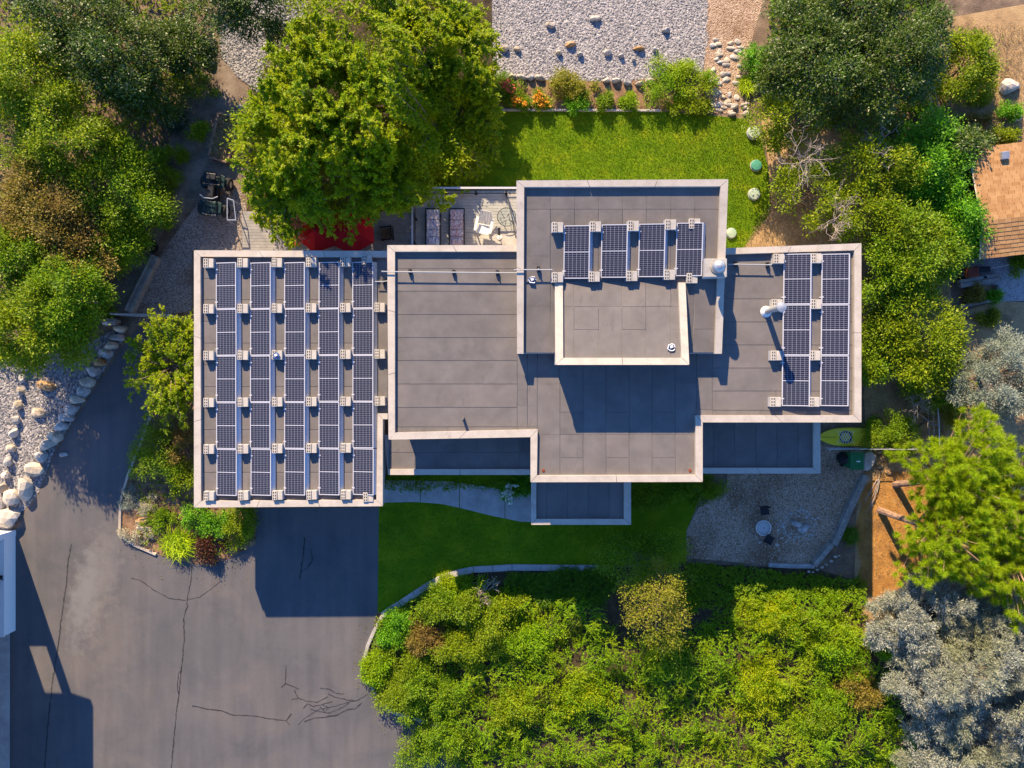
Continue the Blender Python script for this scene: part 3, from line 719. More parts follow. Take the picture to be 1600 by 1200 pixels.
# ------------------------------------------------------------------ the house
house = root('house', 'modern flat roofed house with grey membrane roofs edged in beige metal', 'house', (0, 0, 0))
rs = random.Random(11)
MEMB = ['membrane', 'membrane2', 'membrane', 'membrane', 'membrane3']

def roof_part(name, poly, zf, zb, m='bitumen'):
    """solid block under a roof: outline in photo pixels at its own height"""
    zs = [zf(*p) if callable(zf) else zf for p in poly]
    mb = MB(); mb.prism([W(p[0], p[1], z) for p, z in zip(poly, zs)], zs, zb)
    return obj(name, mb, M[m], house)

def strip(parent, quad, zf, th=.016, gap=.020, name='membrane_strip', m=None, lift=.0):
    zs = [(zf(*p) if callable(zf) else zf) for p in quad]
    pts = [Vector(W(p[0], p[1], z)) for p, z in zip(quad, zs)]
    c = sum(pts, Vector((0, 0)))/len(pts); wide = max(p.x for p in pts)-min(p.x for p in pts) > max(p.y for p in pts)-min(p.y for p in pts)
    out = []
    for p in pts:
        d = p-c; gx, gy = (gap*.3, gap) if wide else (gap, gap*.3)
        out.append((p.x-math.copysign(gx/2, d.x), p.y-math.copysign(gy/2, d.y)))
    mb = MB(); j = rs.uniform(-.002, .002)
    mb.prism(out, [z+j+lift for z in zs], [z-th for z in zs])
    return obj(name, mb, M[m or rs.choice(MEMB)], parent)

def strips_h(parent, xs, ys, zf):
    for i in range(len(ys)-1):
        for j in range(len(xs)-1):
            strip(parent, [(xs[j], ys[i]), (xs[j+1], ys[i]), (xs[j+1], ys[i+1]), (xs[j], ys[i+1])], zf)

def caps(parent, quads, zf, th=.16):
    for q in quads:
        zs = [(zf(*p) if callable(zf) else zf) for p in q]
        # long caps are made of sheet lengths with joints
        (a, b, c, d) = q
        ln = max(math.dist(a, b), math.dist(d, c)); k = max(1, round(ln/115))
        for i in range(k):
            t0, t1 = i/k, (i+1)/k
            L = lambda p, r, t: (p[0]+(r[0]-p[0])*t, p[1]+(r[1]-p[1])*t)
            qq = [L(a, b, t0), L(a, b, t1), L(d, c, t1), L(d, c, t0)]
            z4 = [zs[0]+(zs[1]-zs[0])*t0, zs[0]+(zs[1]-zs[0])*t1, zs[3]+(zs[2]-zs[3])*t1, zs[3]+(zs[2]-zs[3])*t0]
            pts = [Vector(W(p[0], p[1], z)) for p, z in zip(qq, z4)]
            e = (pts[1]-pts[0]).normalized()*.009; e2 = (pts[2]-pts[3]).normalized()*.009
            poly = [tuple(pts[0]+e), tuple(pts[1]-e), tuple(pts[2]-e2), tuple(pts[3]+e2)]
            mb = MB(); mb.prism(poly, z4, [z-th-.03 for z in z4]); obj('parapet_cap', mb, M['cap'], parent)

ZM, ZG, ZLOW = 4.6, 3.05, 2.5
# main roof
main_out = [(606,384),(812,384),(812,560),(1130,560),(1130,388),(1345,381),(1345,659),(1097,659),(1097,752),(830,752),(830,682),(608,686)]
main = roof_part('main_roof', main_out, ZM-.03, ZM-.55, 'fascia')
strips_h(main, [617,808], [402,420,455,491.5,527.5,563.5,600,636.5,667], ZM)
for x0, x1 in zip([617,642,680,716,752,788], [642,680,716,752,788,808]): strip(main, [(x0,393),(x1,393),(x1,402),(x0,402)], ZM)
for x0, x1 in zip([617,627,664,700,736,772,808], [627,664,700,736,772,808,839]): strip(main, [(x0,667),(x1,667),(x1,673+(839-x1)*.012),(x0,673+(839-x0)*.012)], ZM)
strips_h(main, [808,824,839.5], [553,609,634,667], ZM)
for k, (x0, x1) in enumerate(zip([839.5,875,911,947,983,1019,1055], [875,911,947,983,1019,1055,1088])):
    ys = [553,644,679,715,743] if k % 2 else [553,600,679,743]
    strips_h(main, [x0, x1], ys, ZM)
strips_h(main, [1088,1113], [553,585,640,650], ZM)
strips_h(main, [1113,1335], [396,431,467,503,539,575,611,641], ZM)
for x0, x1 in zip([1113,1150,1187,1223,1260,1297], [1150,1187,1223,1260,1297,1335]): strip(main, [(x0,641),(x1,641),(x1,650),(x0,650)], ZM)
caps(main, [[(605,383),(809,383),(809,393),(617,393)], [(607,687),(605,383),(617,393),(617,677)], [(829,683),(607,687),(617,676),(840,671)],
            [(829,753.5),(829,683),(840,671),(839,743)], [(1098,753),(829,753.5),(839,743),(1087,742.5)], [(1098,660),(1098,753),(1087,742.5),(1087,649)],
            [(1346,660),(1098,660),(1087,649),(1335,649)], [(1346,380),(1346,660),(1335,649),(1335,391)], [(1128,388),(1346,380),(1335,391),(1128,397.5)]], ZM+.16)
# upper roof: falls towards the front, with a raised clerestory box on it
zU = lambda x, y: 5.75-(y-282)*(.60/271)
upper = roof_part('upper_roof', [(808,283),(1137,281),(1127,552),(809,552)], lambda x, y: zU(x, y)-.03, ZM-.04, 'fascia')
ux = [819,860,897.5,935,972.5,1010,1048,1085.5,1125]
for k in range(8):
    x0, x1 = ux[k], ux[k+1]
    ys = [292,327,440] if 0 < k < 7 else ([292,327,400,478,551] if k == 0 else [292,327,440])
    strips_h(upper, [x0, x1], ys, zU)
strip(upper, [(860,440),(868,440),(868,551),(859,551)], zU)
strip(upper, [(1070,440),(1085.5,440),(1082,551),(1076,551)], zU)
strip(upper, [(1085.5,440),(1123,440),(1120,514),(1084,514)], zU); strip(upper, [(1084,514),(1120,514),(1118,551),(1082,551)], zU)
caps(upper, [[(807,282),(1138,280),(1126,291),(819,292)], [(808,553),(807,282),(819,292),(818,553)], [(1138,280),(1128,553),(1117,553),(1126,291)]], lambda x, y: zU(x, y)+.15)
zB = lambda x, y: 5.42+(y-440)*(.52/120)
box = roof_part('clerestory_box', [(869,441),(1071,441),(1076,569),(869,569)], lambda x, y: zB(x, y)-.03, ZM-.04, 'fascia')
for k, (x0, x1) in enumerate(zip([879.5,897,935,972,1009,1048], [897,935,972,1009,1048,1063])):
    strips_h(box, [x0, x1], [441,479,515,559] if k % 2 else [441,479,559], zB)
caps(box, [[(868,570),(867,442),(879.5,442),(880,559)], [(1077,570),(868,570),(880,559),(1065,559)], [(1071,441),(1077,570),(1065,559),(1060,441)]], lambda x, y: zB(x, y)+.13)
for i in range(5):                                                    # clerestory glazing facing the front
    a = W(885+i*37, 569, 5.4); b = W(917+i*37, 569, 5.4); y = W(869, 569, zB(0, 569)-.03)[1]
    mb = MB(); mb.box(((a[0]+b[0])/2, y-.005, 5.2), (b[0]-a[0], .03, .7)); obj('window', mb, M['dark_glass'], box)
# garage roof
gar_out = [(304,392),(606,393),(606,654),(597,654),(597,790),(304,792)]
gar = roof_part('garage_roof', gar_out, ZG-.03, ZG-.62, 'fascia')
strips_h(gar, [314,452,590], [401,435,468,502,536,570,604,638,671,705,738,782], ZG)
strips_h(gar, [590,606], [401,435,502,570,646], ZG)
caps(gar, [[(303,391),(606,392),(606,402),(313,401)], [(303,793),(303,391),(313,401),(314,783)], [(598,791),(303,793),(314,783),(588,781)],
           [(598,655),(598,791),(588,781),(590,646)], [(590,646),(606,646),(606,655),(598,655)]], ZG+.15)
# low roofs
ZE = 2.72
low1 = roof_part('entry_roof', [(600,680),(832,676),(832,741),(606,741)], ZE-.03, ZE-.3, 'fascia')
for x0, x1 in zip([607,648,682,714,747,779,811], [648,682,714,747,779,811,832]): strips_h(low1, [x0, x1], [676,707,733], ZE)
caps(low1, [[(832,742),(606,742),(606,733),(832,733)]], ZE+.08, th=.1)
low2 = roof_part('side_roof', [(1090,640),(1281,640),(1281,739),(1090,739)], ZLOW-.03, ZLOW-.3, 'fascia')
for x0, x1 in zip([1098,1115,1148,1181,1214,1247], [1115,1148,1181,1214,1247,1270]): strips_h(low2, [x0, x1], [645,731], ZLOW)
caps(low2, [[(1282,740),(1094,740),(1094,731),(1271,731)], [(1282,640),(1282,740),(1271,731),(1271,640)]], ZLOW+.1, th=.12)
can = roof_part('porch_canopy', [(831,735),(985,735),(985,819),(831,819)], ZLOW-.03, ZLOW-.3, 'fascia')
for x0, x1 in zip([838,854,887,919,952], [854,887,919,952,975]): strips_h(can, [x0, x1], [738,811], ZLOW)
caps(can, [[(830,820),(830,738),(838,738),(838,811)], [(986,820),(830,820),(838,811),(975,811)], [(986,738),(986,820),(975,811),(975,738)]], ZLOW+.1, th=.12)
# walls
def wall_block(px0, py0, px1, py1, zr, ztop, inset=.35, name='wall'):
    a = W(px0, py0, zr); b = W(px1, py1, zr)
    mb = MB(); mb.prism([(a[0]+inset, a[1]-inset), (b[0]-inset, a[1]-inset), (b[0]-inset, b[1]+inset), (a[0]+inset, b[1]+inset)], ztop, -.05)
    return obj(name, mb, M['stucco'], house)
wall_block(303, 391, 598, 793, ZG, ZG-.6, .45)
wall_block(607, 383, 838, 687, ZM, ZM-.5, .4)
wall_block(826, 383, 1108, 753, ZM, ZM-.503, .4)
wall_block(1096, 384, 1346, 660, ZM, ZM-.506, .4)
wall_block(807, 282, 1134, 400, 5.5, ZM-.6, .3)
wall_block(600, 660, 840, 742, ZE, ZE-.29, .5)
wall_block(1090, 640, 1282, 740, ZLOW, ZLOW-.293, .35)
for px in (840, 975):
    x, y = W(px, 811, ZLOW); mb = MB(); mb.box((x, y, 1.1), (.16, .16, 2.2)); obj('porch_post', mb, M['stucco'], house)
# chimney with dome cowl on the upper roof's edge
a = W(1101, 404, 5.9); b = W(1136, 433, 5.9)
mb = MB(); mb.prism([a, (b[0], a[1]), b, (a[0], b[1])], 5.9, 5.2)
ch = obj('chimney', mb, M['concrete'], house, bevel=.02)
x, y = W(1122, 416, 6.0)
mb = MB(); mb.lathe((x, y, 5.9), [(.28,0),(.30,.03),(.24,.06),(.16,.08),(.15,.34)], 24); obj('flashing', mb, M['timber'], ch)
x, y = W(1125, 415.5, 6.4)
mb = MB(); mb.lathe((x, y, 6.20), [(.25,0),(.265,.04),(.25,.14),(.20,.24),(.12,.30),(.03,.33)], 24); obj('cowl', mb, M['galv'], ch, smooth=True)
# metal flue with flashing
x, y = W(1197, 487, ZM)
mb = MB(); mb.tube([(x, y, ZM-.02), (x, y, ZM+1.55)], .115, 16); fl = obj('flue', mb, M['galv'], house)
mb = MB(); mb.lathe((x, y, ZM+1.55), [(.12,0),(.19,.02),(.195,.10),(.17,.14),(.05,.17)], 20); obj('flue_cap', mb, M['galv'], fl)
mb = MB(); mb.lathe((x, y, ZM), [(.24,0),(.22,.03),(.13,.12)], 16); obj('flashing', mb, M['white'], fl)
# plumbing vent
x, y = W(724, 653, ZM); mb = MB(); mb.tube([(x, y, ZM-.02), (x, y, ZM+.42)], .06, 10); obj('vent_pipe', mb, M['membrane3'], house)
for px, py, z in ((849,735,ZM), (1078,735,ZM)):
    x, y = W(px, py, z); mb = MB(); mb.lathe((x, y, z), [(.07,0),(.07,.02),(.05,.025)], 12); obj('roof_drain', mb, M['roof_red'], house)

# conduits on small blocks across the roofs
def conduit(pts, sup, label):
    r = root('conduit', label, 'conduit', pts[0])
    mb = MB(); mb.tube(pts, .022, 8); obj('pipe', mb, M['pipe'], r)
    for s in sup:
        mb = MB(); mb.box((s[0], s[1], s[2]), (.12, .2, .14)); obj('support', mb, M['black'], r)
        mb = MB(); mb.box((s[0], s[1]-.02, s[2]+.12), (.05, .05, .12)); obj('clamp', mb, M['pipe'], r)
z = ZM+.24
conduit([W3(596,424,z), W3(605,424.5,z), W3(700,425.5,z), W3(809,426.5,z)], [(*W(641,425,z-.2), ZM+.07), (*W(709,425.8,z-.2), ZM+.07), (*W(777,426.4,z-.2), ZM+.07)], 'long grey conduit crossing the wide empty roof section')
conduit([W3(803,421.5,zU(0,421)+.22), W3(863,421.5,zU(0,421)+.22), W3(866,424,zU(0,421)+.1)], [(*W(841,421,zU(0,421)), zU(0,421)+.06)], 'short grey conduit running to the panels on the upper roof')
conduit([W3(1138,413,ZM+.24), W3(1180,413.5,ZM+.24), W3(1206,414,ZM+.24)], [(*W(1150,413,ZM+.05), ZM+.07), (*W(1199,414,ZM+.05), ZM+.07)], 'short grey conduit from the chimney to the right wing panels')
conduit([W3(586,440,ZG+.22), W3(598,440,ZG+.22), W3(606,439,ZG+.22)], [(*W(600,440,ZG+.05), ZG+.07)], 'short grey conduit at the edge of the garage panels')

# ------------------------------------------------------------------ solar panels
def make_panel(wm, lm, tilt):
    """tilted about the long axis; low edge at x=0, high edge at x=wm"""
    r = root('solar_panel', 'x', 'solar panel')
    h0, h1 = .10, .10+math.sin(tilt)*wm; fw = .035
    zz = lambda x: h0+(h1-h0)*x/wm
    def bar(x0, y0, x1, y1, dz=0.0):
        return ([(x0,y0),(x1,y0),(x1,y1),(x0,y1)], [zz(x0)+dz, zz(x1)+dz, zz(x1)+dz, zz(x0)+dz])
    mb = MB()
    for q in ((0,0,wm,fw), (0,lm-fw,wm,lm), (0,fw,fw,lm-fw), (wm-fw,fw,wm,lm-fw), (fw,lm/2-.014,wm-fw,lm/2+.014)):
        p, t = bar(*q); mb.prism(p, t, [v-.04 for v in t])
    obj('frame', mb, M['alu'], r)
    for y0, y1 in ((fw, lm/2-.014), (lm/2+.014, lm-fw)):
        p, t = bar(fw, y0, wm-fw, y1, -.006); mb = MB(); mb.prism(p, t, [v-.02 for v in t]); obj('cell_field', mb, M['cells'], r)
    mb = MB(); mb.prism([(wm+.006,.01),(wm+.14,.01),(wm+.14,lm-.01),(wm+.006,lm-.01)], [h1-.03, .05, .05, h1-.03], [h1-.04, .03, .03, h1-.04])
    obj('wind_deflector', mb, M['deflector'], r)
    for y in (.3, lm-.3):
        mb = MB(); mb.box((wm/2, y, .03), (wm+.1, .05, .05)); mb.box((.06, y, .07), (.05, .05, .10)); mb.box((wm-.06, y, h1/2), (.05, .05, h1-.05))
        obj('mounting_rail', mb, M['alu'], r)
    return r

def place(proto, first, loc, rz, label, group):
    o = proto if first else copy_tree(proto)
    o.location = loc; o.rotation_euler = (0, 0, rz); tag(o, label, None, group); return o

PANG = 'solar panels on the house roofs'
wm, lm = PX(33.5, ZG+.2), PX(73.0, ZG+.2)-.012
p1 = make_panel(wm, lm, math.radians(9)); remember(p1)
first = True
for c, (xt, xb) in enumerate(((336,337), (389.5,390), (443,443.5), (496.5,497), (549.5,550.5))):
    yb0 = 409.5
    for r_ in range(5):
        ytop = yb0+73.0*r_ - .25*c; f = r_/5; x = xt+(xb-xt)*f
        X, Y = W(x, ytop+73.0, ZG+.2)
        lab = 'garage roof solar panel, %s row from the planter, %s from the tree end' % (ORD[c+1], ORD[r_+1])
        place(p1, first, (X+rs.uniform(-.012,.012), Y+rs.uniform(-.004,.004), ZG), rs.uniform(-.004,.004), lab, PANG); first = False
wm2, lm2 = PX(41, ZM+.25), PX(79.6, ZM+.25)-.012
p2 = make_panel(wm2, lm2, math.radians(9)); remember(p2); first = True
for c, (xt, xb) in enumerate(((1226,1222.5), (1285.5,1283))):
    for r_ in range(3):
        ytop = 395.5+79.6*r_; x = xt+(xb-xt)*(r_+.5)/3
        X, Y = W(x, ytop+79.6, ZM+.2)
        lab = 'right wing solar panel, %s row from the flue, %s from the back edge' % (ORD[c+1], ORD[r_+1])
        place(p2, first, (X, Y, ZM), math.radians(-.5), lab, PANG); first = False
zz_ = zU(0, 395)
p3 = make_panel(PX(40, 5.6), PX(82, 5.6), math.radians(8)); remember(p3); first = True
slope = math.atan(.60/(271*27.5/F))
for c, (x, y) in enumerate(((880.5,352), (939,350.5), (997.5,349.5), (1056,348))):
    X, Y = W(x, y+82.5, 5.6)
    o = place(p3, first, (X, Y, zU(0, y+82)), math.radians(-.4), 'solar panel on the upper roof, %s in line from the chimney' % ORD[4-c], PANG); first = False
    o.rotation_euler = (slope, 0, math.radians(-.4))

# concrete ballast blocks: a hollow block beside a solid one on a tray
def make_ballast():
    r = root('ballast_block', 'x', 'ballast block')
    mb = MB(); mb.box((0, 0, .035), (.50, .40, .03)); obj('tray', mb, M['deflector'], r)
    mb = MB(); mb.box((-.115, 0, .17), (.205, .40, .20)); hb = obj('hollow_block', mb, M['concrete_block'], r, bevel=.008)
    for i in (-1, 0, 1):
        for j in (-1, 1):
            mb = MB(); mb.box((-.115+j*.045, i*.125, .268), (.042, .075, .012)); obj('core_hole_shade', mb, M['hole_shade'], hb)  # flat dark pads on the block top, coloured as the shade inside its hollows
    mb = MB(); mb.box((.115, 0, .155), (.21, .395, .19)); obj('solid_block', mb, M['concrete_block'], r, bevel=.008)
    return r
bl = make_ballast(); remember(bl); first = True
BG = 'concrete ballast blocks between the solar panels'
GX = [325.5, 379, 432.5, 486, 539.5, 593]
GY = [411, 482.5, 555.5, 629, 702, 775]
for c, gx in enumerate(GX):
    for r_, gy in enumerate(GY):
        if c == 5 and r_ in (0, 4, 5): continue
        gyy = gy-.45*c; X, Y = W(gx+.15*r_, gyy, ZG+.25)
        where = '%s file from the planter, %s from the tree end' % (ORD[c+1], ORD[r_+1])
        o = place(bl, first, (X, Y, ZG), rs.uniform(-.03, .03), 'garage roof ballast block, ' + where, BG); first = False
for px, py, lab in ((573,406,'ballast block half under the panel beside the tree on the garage roof'), (575,777,'ballast block half under the panel nearest the garage door corner')):
    X, Y = W(px, py, ZG+.2); place(bl, False, (X, Y, ZG-.06), 0, lab, BG)
for px, py, lab in ((871,355,'first back'), (930,354,'second back'), (989,353,'third back'), (1047,351,'fourth back'), (1085,349,'fifth back'),
                    (871.5,432,'first front'), (929,431,'second front'), (988,430,'third front'), (1047,428,'fourth front'), (1083,433,'fifth front')):
    X, Y = W(px, py, 5.75); zb_ = zU(0, py)
    a, b = lab.split()
    o = place(bl, False, (X, Y, zb_-(.07 if px > 1080 else 0)), 0, 'upper roof ballast block, %s in the %s line from the tree side' % (a, b), BG)
    o.rotation_euler = (slope, 0, 0)
for c, pts in enumerate((((1217,404),(1214.5,475),(1213,555.5),(1212,628)), ((1275.5,403.5),(1275,475),(1273.5,555.5),(1272.5,628)))):
    for r_, (px, py) in enumerate(pts):
        X, Y = W(px, py, ZM+.25)
        place(bl, False, (X, Y, ZM), 0, 'right wing ballast block, %s from the back edge in the %s' % (ORD[r_+1], ('file by the flue','file between the panels')[c]), BG)

# small loose bits on the roofs
def bundle(px, py, z, seed, label, mats):
    r = root('cable_coil', label, 'cable coil', (*W(px, py, z), z)); rr = random.Random(seed); x, y = W(px, py, z)
    for k, mm in enumerate(mats):
        pts = [(x+math.cos(a)*(.10+.02*k)+rr.uniform(-.03,.03), y+math.sin(a)*(.08+.02*k)+rr.uniform(-.03,.03), z+.03+.02*k) for a in np.linspace(0, 5.6, 12)]
        mb = MB(); mb.tube(pts, .022, 5); obj('cable_loop', mb, M[mm], r)
    mb = MB(); mb.box((x, y+.03, z+.06), (.12, .10, .10), .4); obj('cable_box', mb, M['white'], r)
bundle(831.5, 438, zU(0,438), 1, 'blue and white cable coil on the upper roof by the conduit', ['bluewhite','bluewhite','white'])
bundle(1048.5, 543, zB(0,543), 2, 'tan and blue cable coil at the front corner of the raised roof box', ['timber_b','bluewhite','white'])
bundle(432, 556, ZG+.26, 3, 'blue cable coil lying on a garage roof ballast block', ['bluewhite','bluewhite'])

# ------------------------------------------------------------------ back deck
def planks(name, poly_px, z, wd, m, parent, along='x', gap=.008, th=.03):
    P = [W(*p, z) for p in poly_px]; x0, x1 = min(p[0] for p in P), max(p[0] for p in P); y0, y1 = min(p[1] for p in P), max(p[1] for p in P)
    n = 0
    if along == 'x':
        y = y0
        while y < y1-.02:
            mb = MB(); mb.box(((x0+x1)/2, y+wd/2, z-th/2+rs.uniform(-.002,.002)), (x1-x0, wd-gap, th)); obj('plank', mb, M[m], parent); y += wd
    else:
        x = x0
        while x < x1-.02:
            mb = MB(); mb.box((x+wd/2, (y0+y1)/2, z-th/2+rs.uniform(-.002,.002)), (wd-gap, y1-y0, th)); obj('plank', mb, M[m], parent); x += wd
ZD = .35
dk = root('sun_deck', 'raised pale board deck with black post railing behind the house', 'deck', (*W(648, 385), 0))
mb = MB(); a = W(647,296,ZD); b = W(815,400,ZD); mb.prism([a,(b[0],a[1]),b,(a[0],b[1])], ZD-.035, .0); obj('deck_base', mb, M['timber_b'], dk)
planks('plank', [(647,299),(815,299),(815,400),(647,400)], ZD, .142, 'boards', dk)
rl = MB(); rl.tube([W3(648,400,ZD+1.0), W3(648,296,ZD+1.0), W3(815,296,ZD+1.0)], .035, 6)
# rail on top
xa, ya = W(649, 303, ZD); xb, yb = W(812, 400, ZD)
mb = MB(); mb.box(((xa+xb)/2, ya, ZD+1.0), (xb-xa+.1, .09, .035)); mb.box((xa, (ya+yb)/2-.05, ZD+1.0), (.09, ya-yb, .035)); obj('top_rail', mb, M['alu'], dk)
mb = MB(); mb.box(((xa+xb)/2, ya, ZD+.10), (xb-xa, .03, .03)); mb.box((xa, (ya+yb)/2, ZD+.10), (.03, ya-yb, .03)); obj('bottom_rail', mb, M['black'], dk)
for px, py in ((650,303),(697,303),(744,303),(791,303),(650,343),(650,383)):
    x, y = W(px, py, ZD); mb = MB(); mb.box((x, y, ZD+.5), (.06, .06, 1.0)); mb.box((x, y, ZD+.01), (.12,.12,.02)); obj('railing_post', mb, M['black'], dk)
def glass():
    m, nt, b = new_mat('clear railing glass'); N = nt.nodes; L = nt.links
    t = N.new("ShaderNodeBsdfTransparent"); t.inputs[0].default_value = (.92,.95,.95,1); g = N.new("ShaderNodeBsdfGlossy"); g.inputs['Roughness'].default_value = .05
    ms = N.new("ShaderNodeMixShader"); ms.inputs[0].default_value = .015; L.new(t.outputs[0], ms.inputs[1]); L.new(g.outputs[0], ms.inputs[2]); L.new(ms.outputs[0], N["Material Output"].inputs[0]); return m
M['glass'] = glass()
for a_, b_ in ((650,697),(697,744),(744,791),(791,812)):
    p, q = W(a_+2, 303, ZD), W(b_-2, 303, ZD); mb = MB(); mb.box(((p[0]+q[0])/2, p[1], ZD+.55), (q[0]-p[0], .012, .8)); obj('glass_panel', mb, M['glass'], dk)

def striped(name, cols, sc):
    m, nt, b = new_mat(name); N = nt.nodes; L = nt.links; b.inputs['Roughness'].default_value = .9
    tc = N.new("ShaderNodeTexCoord"); mp = N.new("ShaderNodeMapping"); mp.inputs['Scale'].default_value = (sc, .25*sc, 1); L.new(tc.outputs['Object'], mp.inputs[0])
    n = N.new("ShaderNodeTexNoise"); n.inputs['Scale'].default_value = 1.0; n.inputs['Detail'].default_value = 3; L.new(mp.outputs[0], n.inputs['Vector'])
    r = N.new("ShaderNodeValToRGB"); r.color_ramp.interpolation = 'CONSTANT'; e = r.color_ramp.elements
    e[0].position = 0; e[0].color = (*cols[0], 1); e[1].position = .62; e[1].color = (*cols[-1], 1)
    for i, c in enumerate(cols[1:-1]):
        x = e.new(.38+.24*i/max(1, len(cols)-2)); x.color = (*c, 1)
    L.new(n.outputs[0], r.inputs[0]); L.new(r.outputs[0], b.inputs['Base Color']); return m
M['cush_b'] = striped('blue striped cushion', [(.20,.24,.40),(.52,.50,.52),(.30,.32,.48),(.55,.40,.36),(.62,.60,.60),(.24,.26,.42)], 9)
M['cush_r'] = striped('red striped cushion', [(.26,.24,.34),(.52,.48,.48),(.42,.16,.16),(.60,.52,.50),(.36,.20,.24),(.56,.50,.48)], 9)
def lounger(px, py, mm, label):
    x, y = W(px, py, ZD+.35); z = ZD
    r = root('sun_lounger', label, 'sun lounger', (x, y, z), 'sun loungers on the deck')
    w, l = .72, 2.15
    mb = MB()
    for sx in (-1, 1): mb.box((x+sx*w/2, y, z+.30), (.045, l, .05))
    for yy in (-l/2, l/2): mb.box((x, y+yy, z+.30), (w, .045, .05))
    for k in range(7): mb.box((x, y-l/2+.2+k*.28, z+.30), (w-.06, .03, .02))
    obj('frame', mb, M['black'], r)
    for sx in (-1, 1):
        for yy in (-.75, .75):
            mb = MB(); mb.box((x+sx*(w/2-.03), y+yy, z+.14), (.045, .045, .28)); obj('leg', mb, M['black'], r)
    ys = [l/2-.06, l/2-.55, l/2-1.02, .02-.3, -l/2+.06]
    for k in range(4):
        y0, y1 = ys[k], ys[k+1]; ch_ = .10
        mb = MB(); mb.box((x, y+(y0+y1)/2, z+.38+(.05 if k == 3 else 0)), (w-.12, (y0-y1)-.015, ch_), 0, 0, -.1 if k == 3 else 0)
        o = obj('cushion', mb, M[mm], r, bevel=.04)
    mb = MB(); mb.box((x, y-l/2+.55, z+.49), (w-.3, .28, .10)); obj('pillow', mb, M[mm], r, bevel=.04)
lounger(676.5, 361, 'cush_b', 'black framed lounger with blue striped cushion nearer the deck corner')
lounger(713.5, 361, 'cush_r', 'black framed lounger with red striped cushion near the white chair')
# white slatted adirondack chair
def adirondack(px, py, rz, label):
    z = ZD; x, y = W(px, py, z+.4); r = root('garden_chair', label, 'garden chair', (x, y, z)); r.rotation_euler = (0, 0, 0)
    R = Matrix.Rotation(rz, 3, 'Z'); P = lambda a, b, c: tuple(R @ Vector((a, b, c)) + Vector((x, y, z)))
    for k in range(5):                                                # back slats, leaning towards +y
        q = (k-2)*.115; mb = MB(); mb.box(P(q, .24, .60), (.095, .02+.62, .02), rz+q*.25, 0, .95*0+.62); obj('back_slat', mb, M['white'], r)
    for k in range(5):
        mb = MB(); mb.box(P(0, -.08-.095*k, .36+.012*k), (.56, .085, .02), rz); obj('seat_slat', mb, M['white'], r)
    for s in (-1, 1):
        mb = MB(); mb.box(P(s*.36, -.12, .56), (.12, .66, .022), rz); obj('armrest', mb, M['white'], r)
        mb = MB(); mb.box(P(s*.34, -.40, .28), (.03, .09, .56), rz); obj('leg', mb, M['white'], r)
        mb = MB(); mb.box(P(s*.27, .08, .20), (.03, 1.0, .09), rz, 0, .28); obj('leg', mb, M['white'], r)
adirondack(757, 349, math.radians(-12), 'white slatted garden chair facing the house on the deck')
# round wire table and its chair
def wire_table(px, py, rad, z0, label):
    zt = z0+.72; x, y = W(px, py, zt); r = root('patio_table', label, 'patio table', (x, y, z0))
    n = 28; ring = [(x+rad*math.cos(2*PI*k/n), y+rad*math.sin(2*PI*k/n), zt) for k in range(n+1)]
    mb = MB(); mb.tube(ring, .016, 5); obj('rim', mb, M['black'], r)
    mb = MB(); mb.lathe((x, y, zt-.012), [(rad-.01, 0), (rad-.01, .01)], 28); obj('glass_top', mb, M['glass'], r)
    for k in range(4):
        a = PI/4+k*PI/2; mb = MB()
        mb.tube([(x+rad*.9*math.cos(a), y+rad*.9*math.sin(a), zt-.02), (x+.1*math.cos(a+.6), y+.1*math.sin(a+.6), z0+.4), (x+rad*.8*math.cos(a+.5), y+rad*.8*math.sin(a+.5), z0)], .014, 5); obj('leg', mb, M['black'], r)
wire_table(791.5, 339, .43, ZD, 'round glass topped table with crossed wire legs on the deck')
x, y = W(799, 375, ZD+.5); r = root('side_table', 'small round wooden table tucked beside the upper wall on the deck', 'side table', (x, y, ZD))
mb = MB(); mb.lathe((x, y, ZD+.47), [(.33,0),(.34,.015),(.33,.03)], 26); obj('tabletop', mb, M['boards'], r)
for k in range(3):
    a = k*2.09; mb = MB(); mb.tube([(x+.25*math.cos(a), y+.25*math.sin(a), ZD+.47), (x+.28*math.cos(a), y+.28*math.sin(a), ZD)], .018, 6); obj('leg', mb, M['timber'], r)
x, y = W(780.5, 371, ZD); r = root('heat_lamp', 'slim dark lantern post standing beside the small round table', 'lantern post', (x, y, ZD))
mb = MB(); mb.lathe((x, y, ZD), [(.12,0),(.12,.03),(.03,.05)], 14); obj('base', mb, M['white'], r)
mb = MB(); mb.tube([(x, y, ZD), (x, y, ZD+1.0)], .02, 8); obj('pole', mb, M['white'], r)
mb = MB(); mb.box((x, y+.05, ZD+1.05), (.13, .34, .12)); obj('lantern', mb, M['black'], r)
# leaning pole behind the table
mb = MB(); mb.tube([W3(791,305,ZD), W3(800,340,ZD+.5), W3(806,372,ZD+.75)], .02, 6)
tag(obj('leaning_pole', mb, M['black']), 'thin dark pole leaning across the deck past the round table', 'pole')

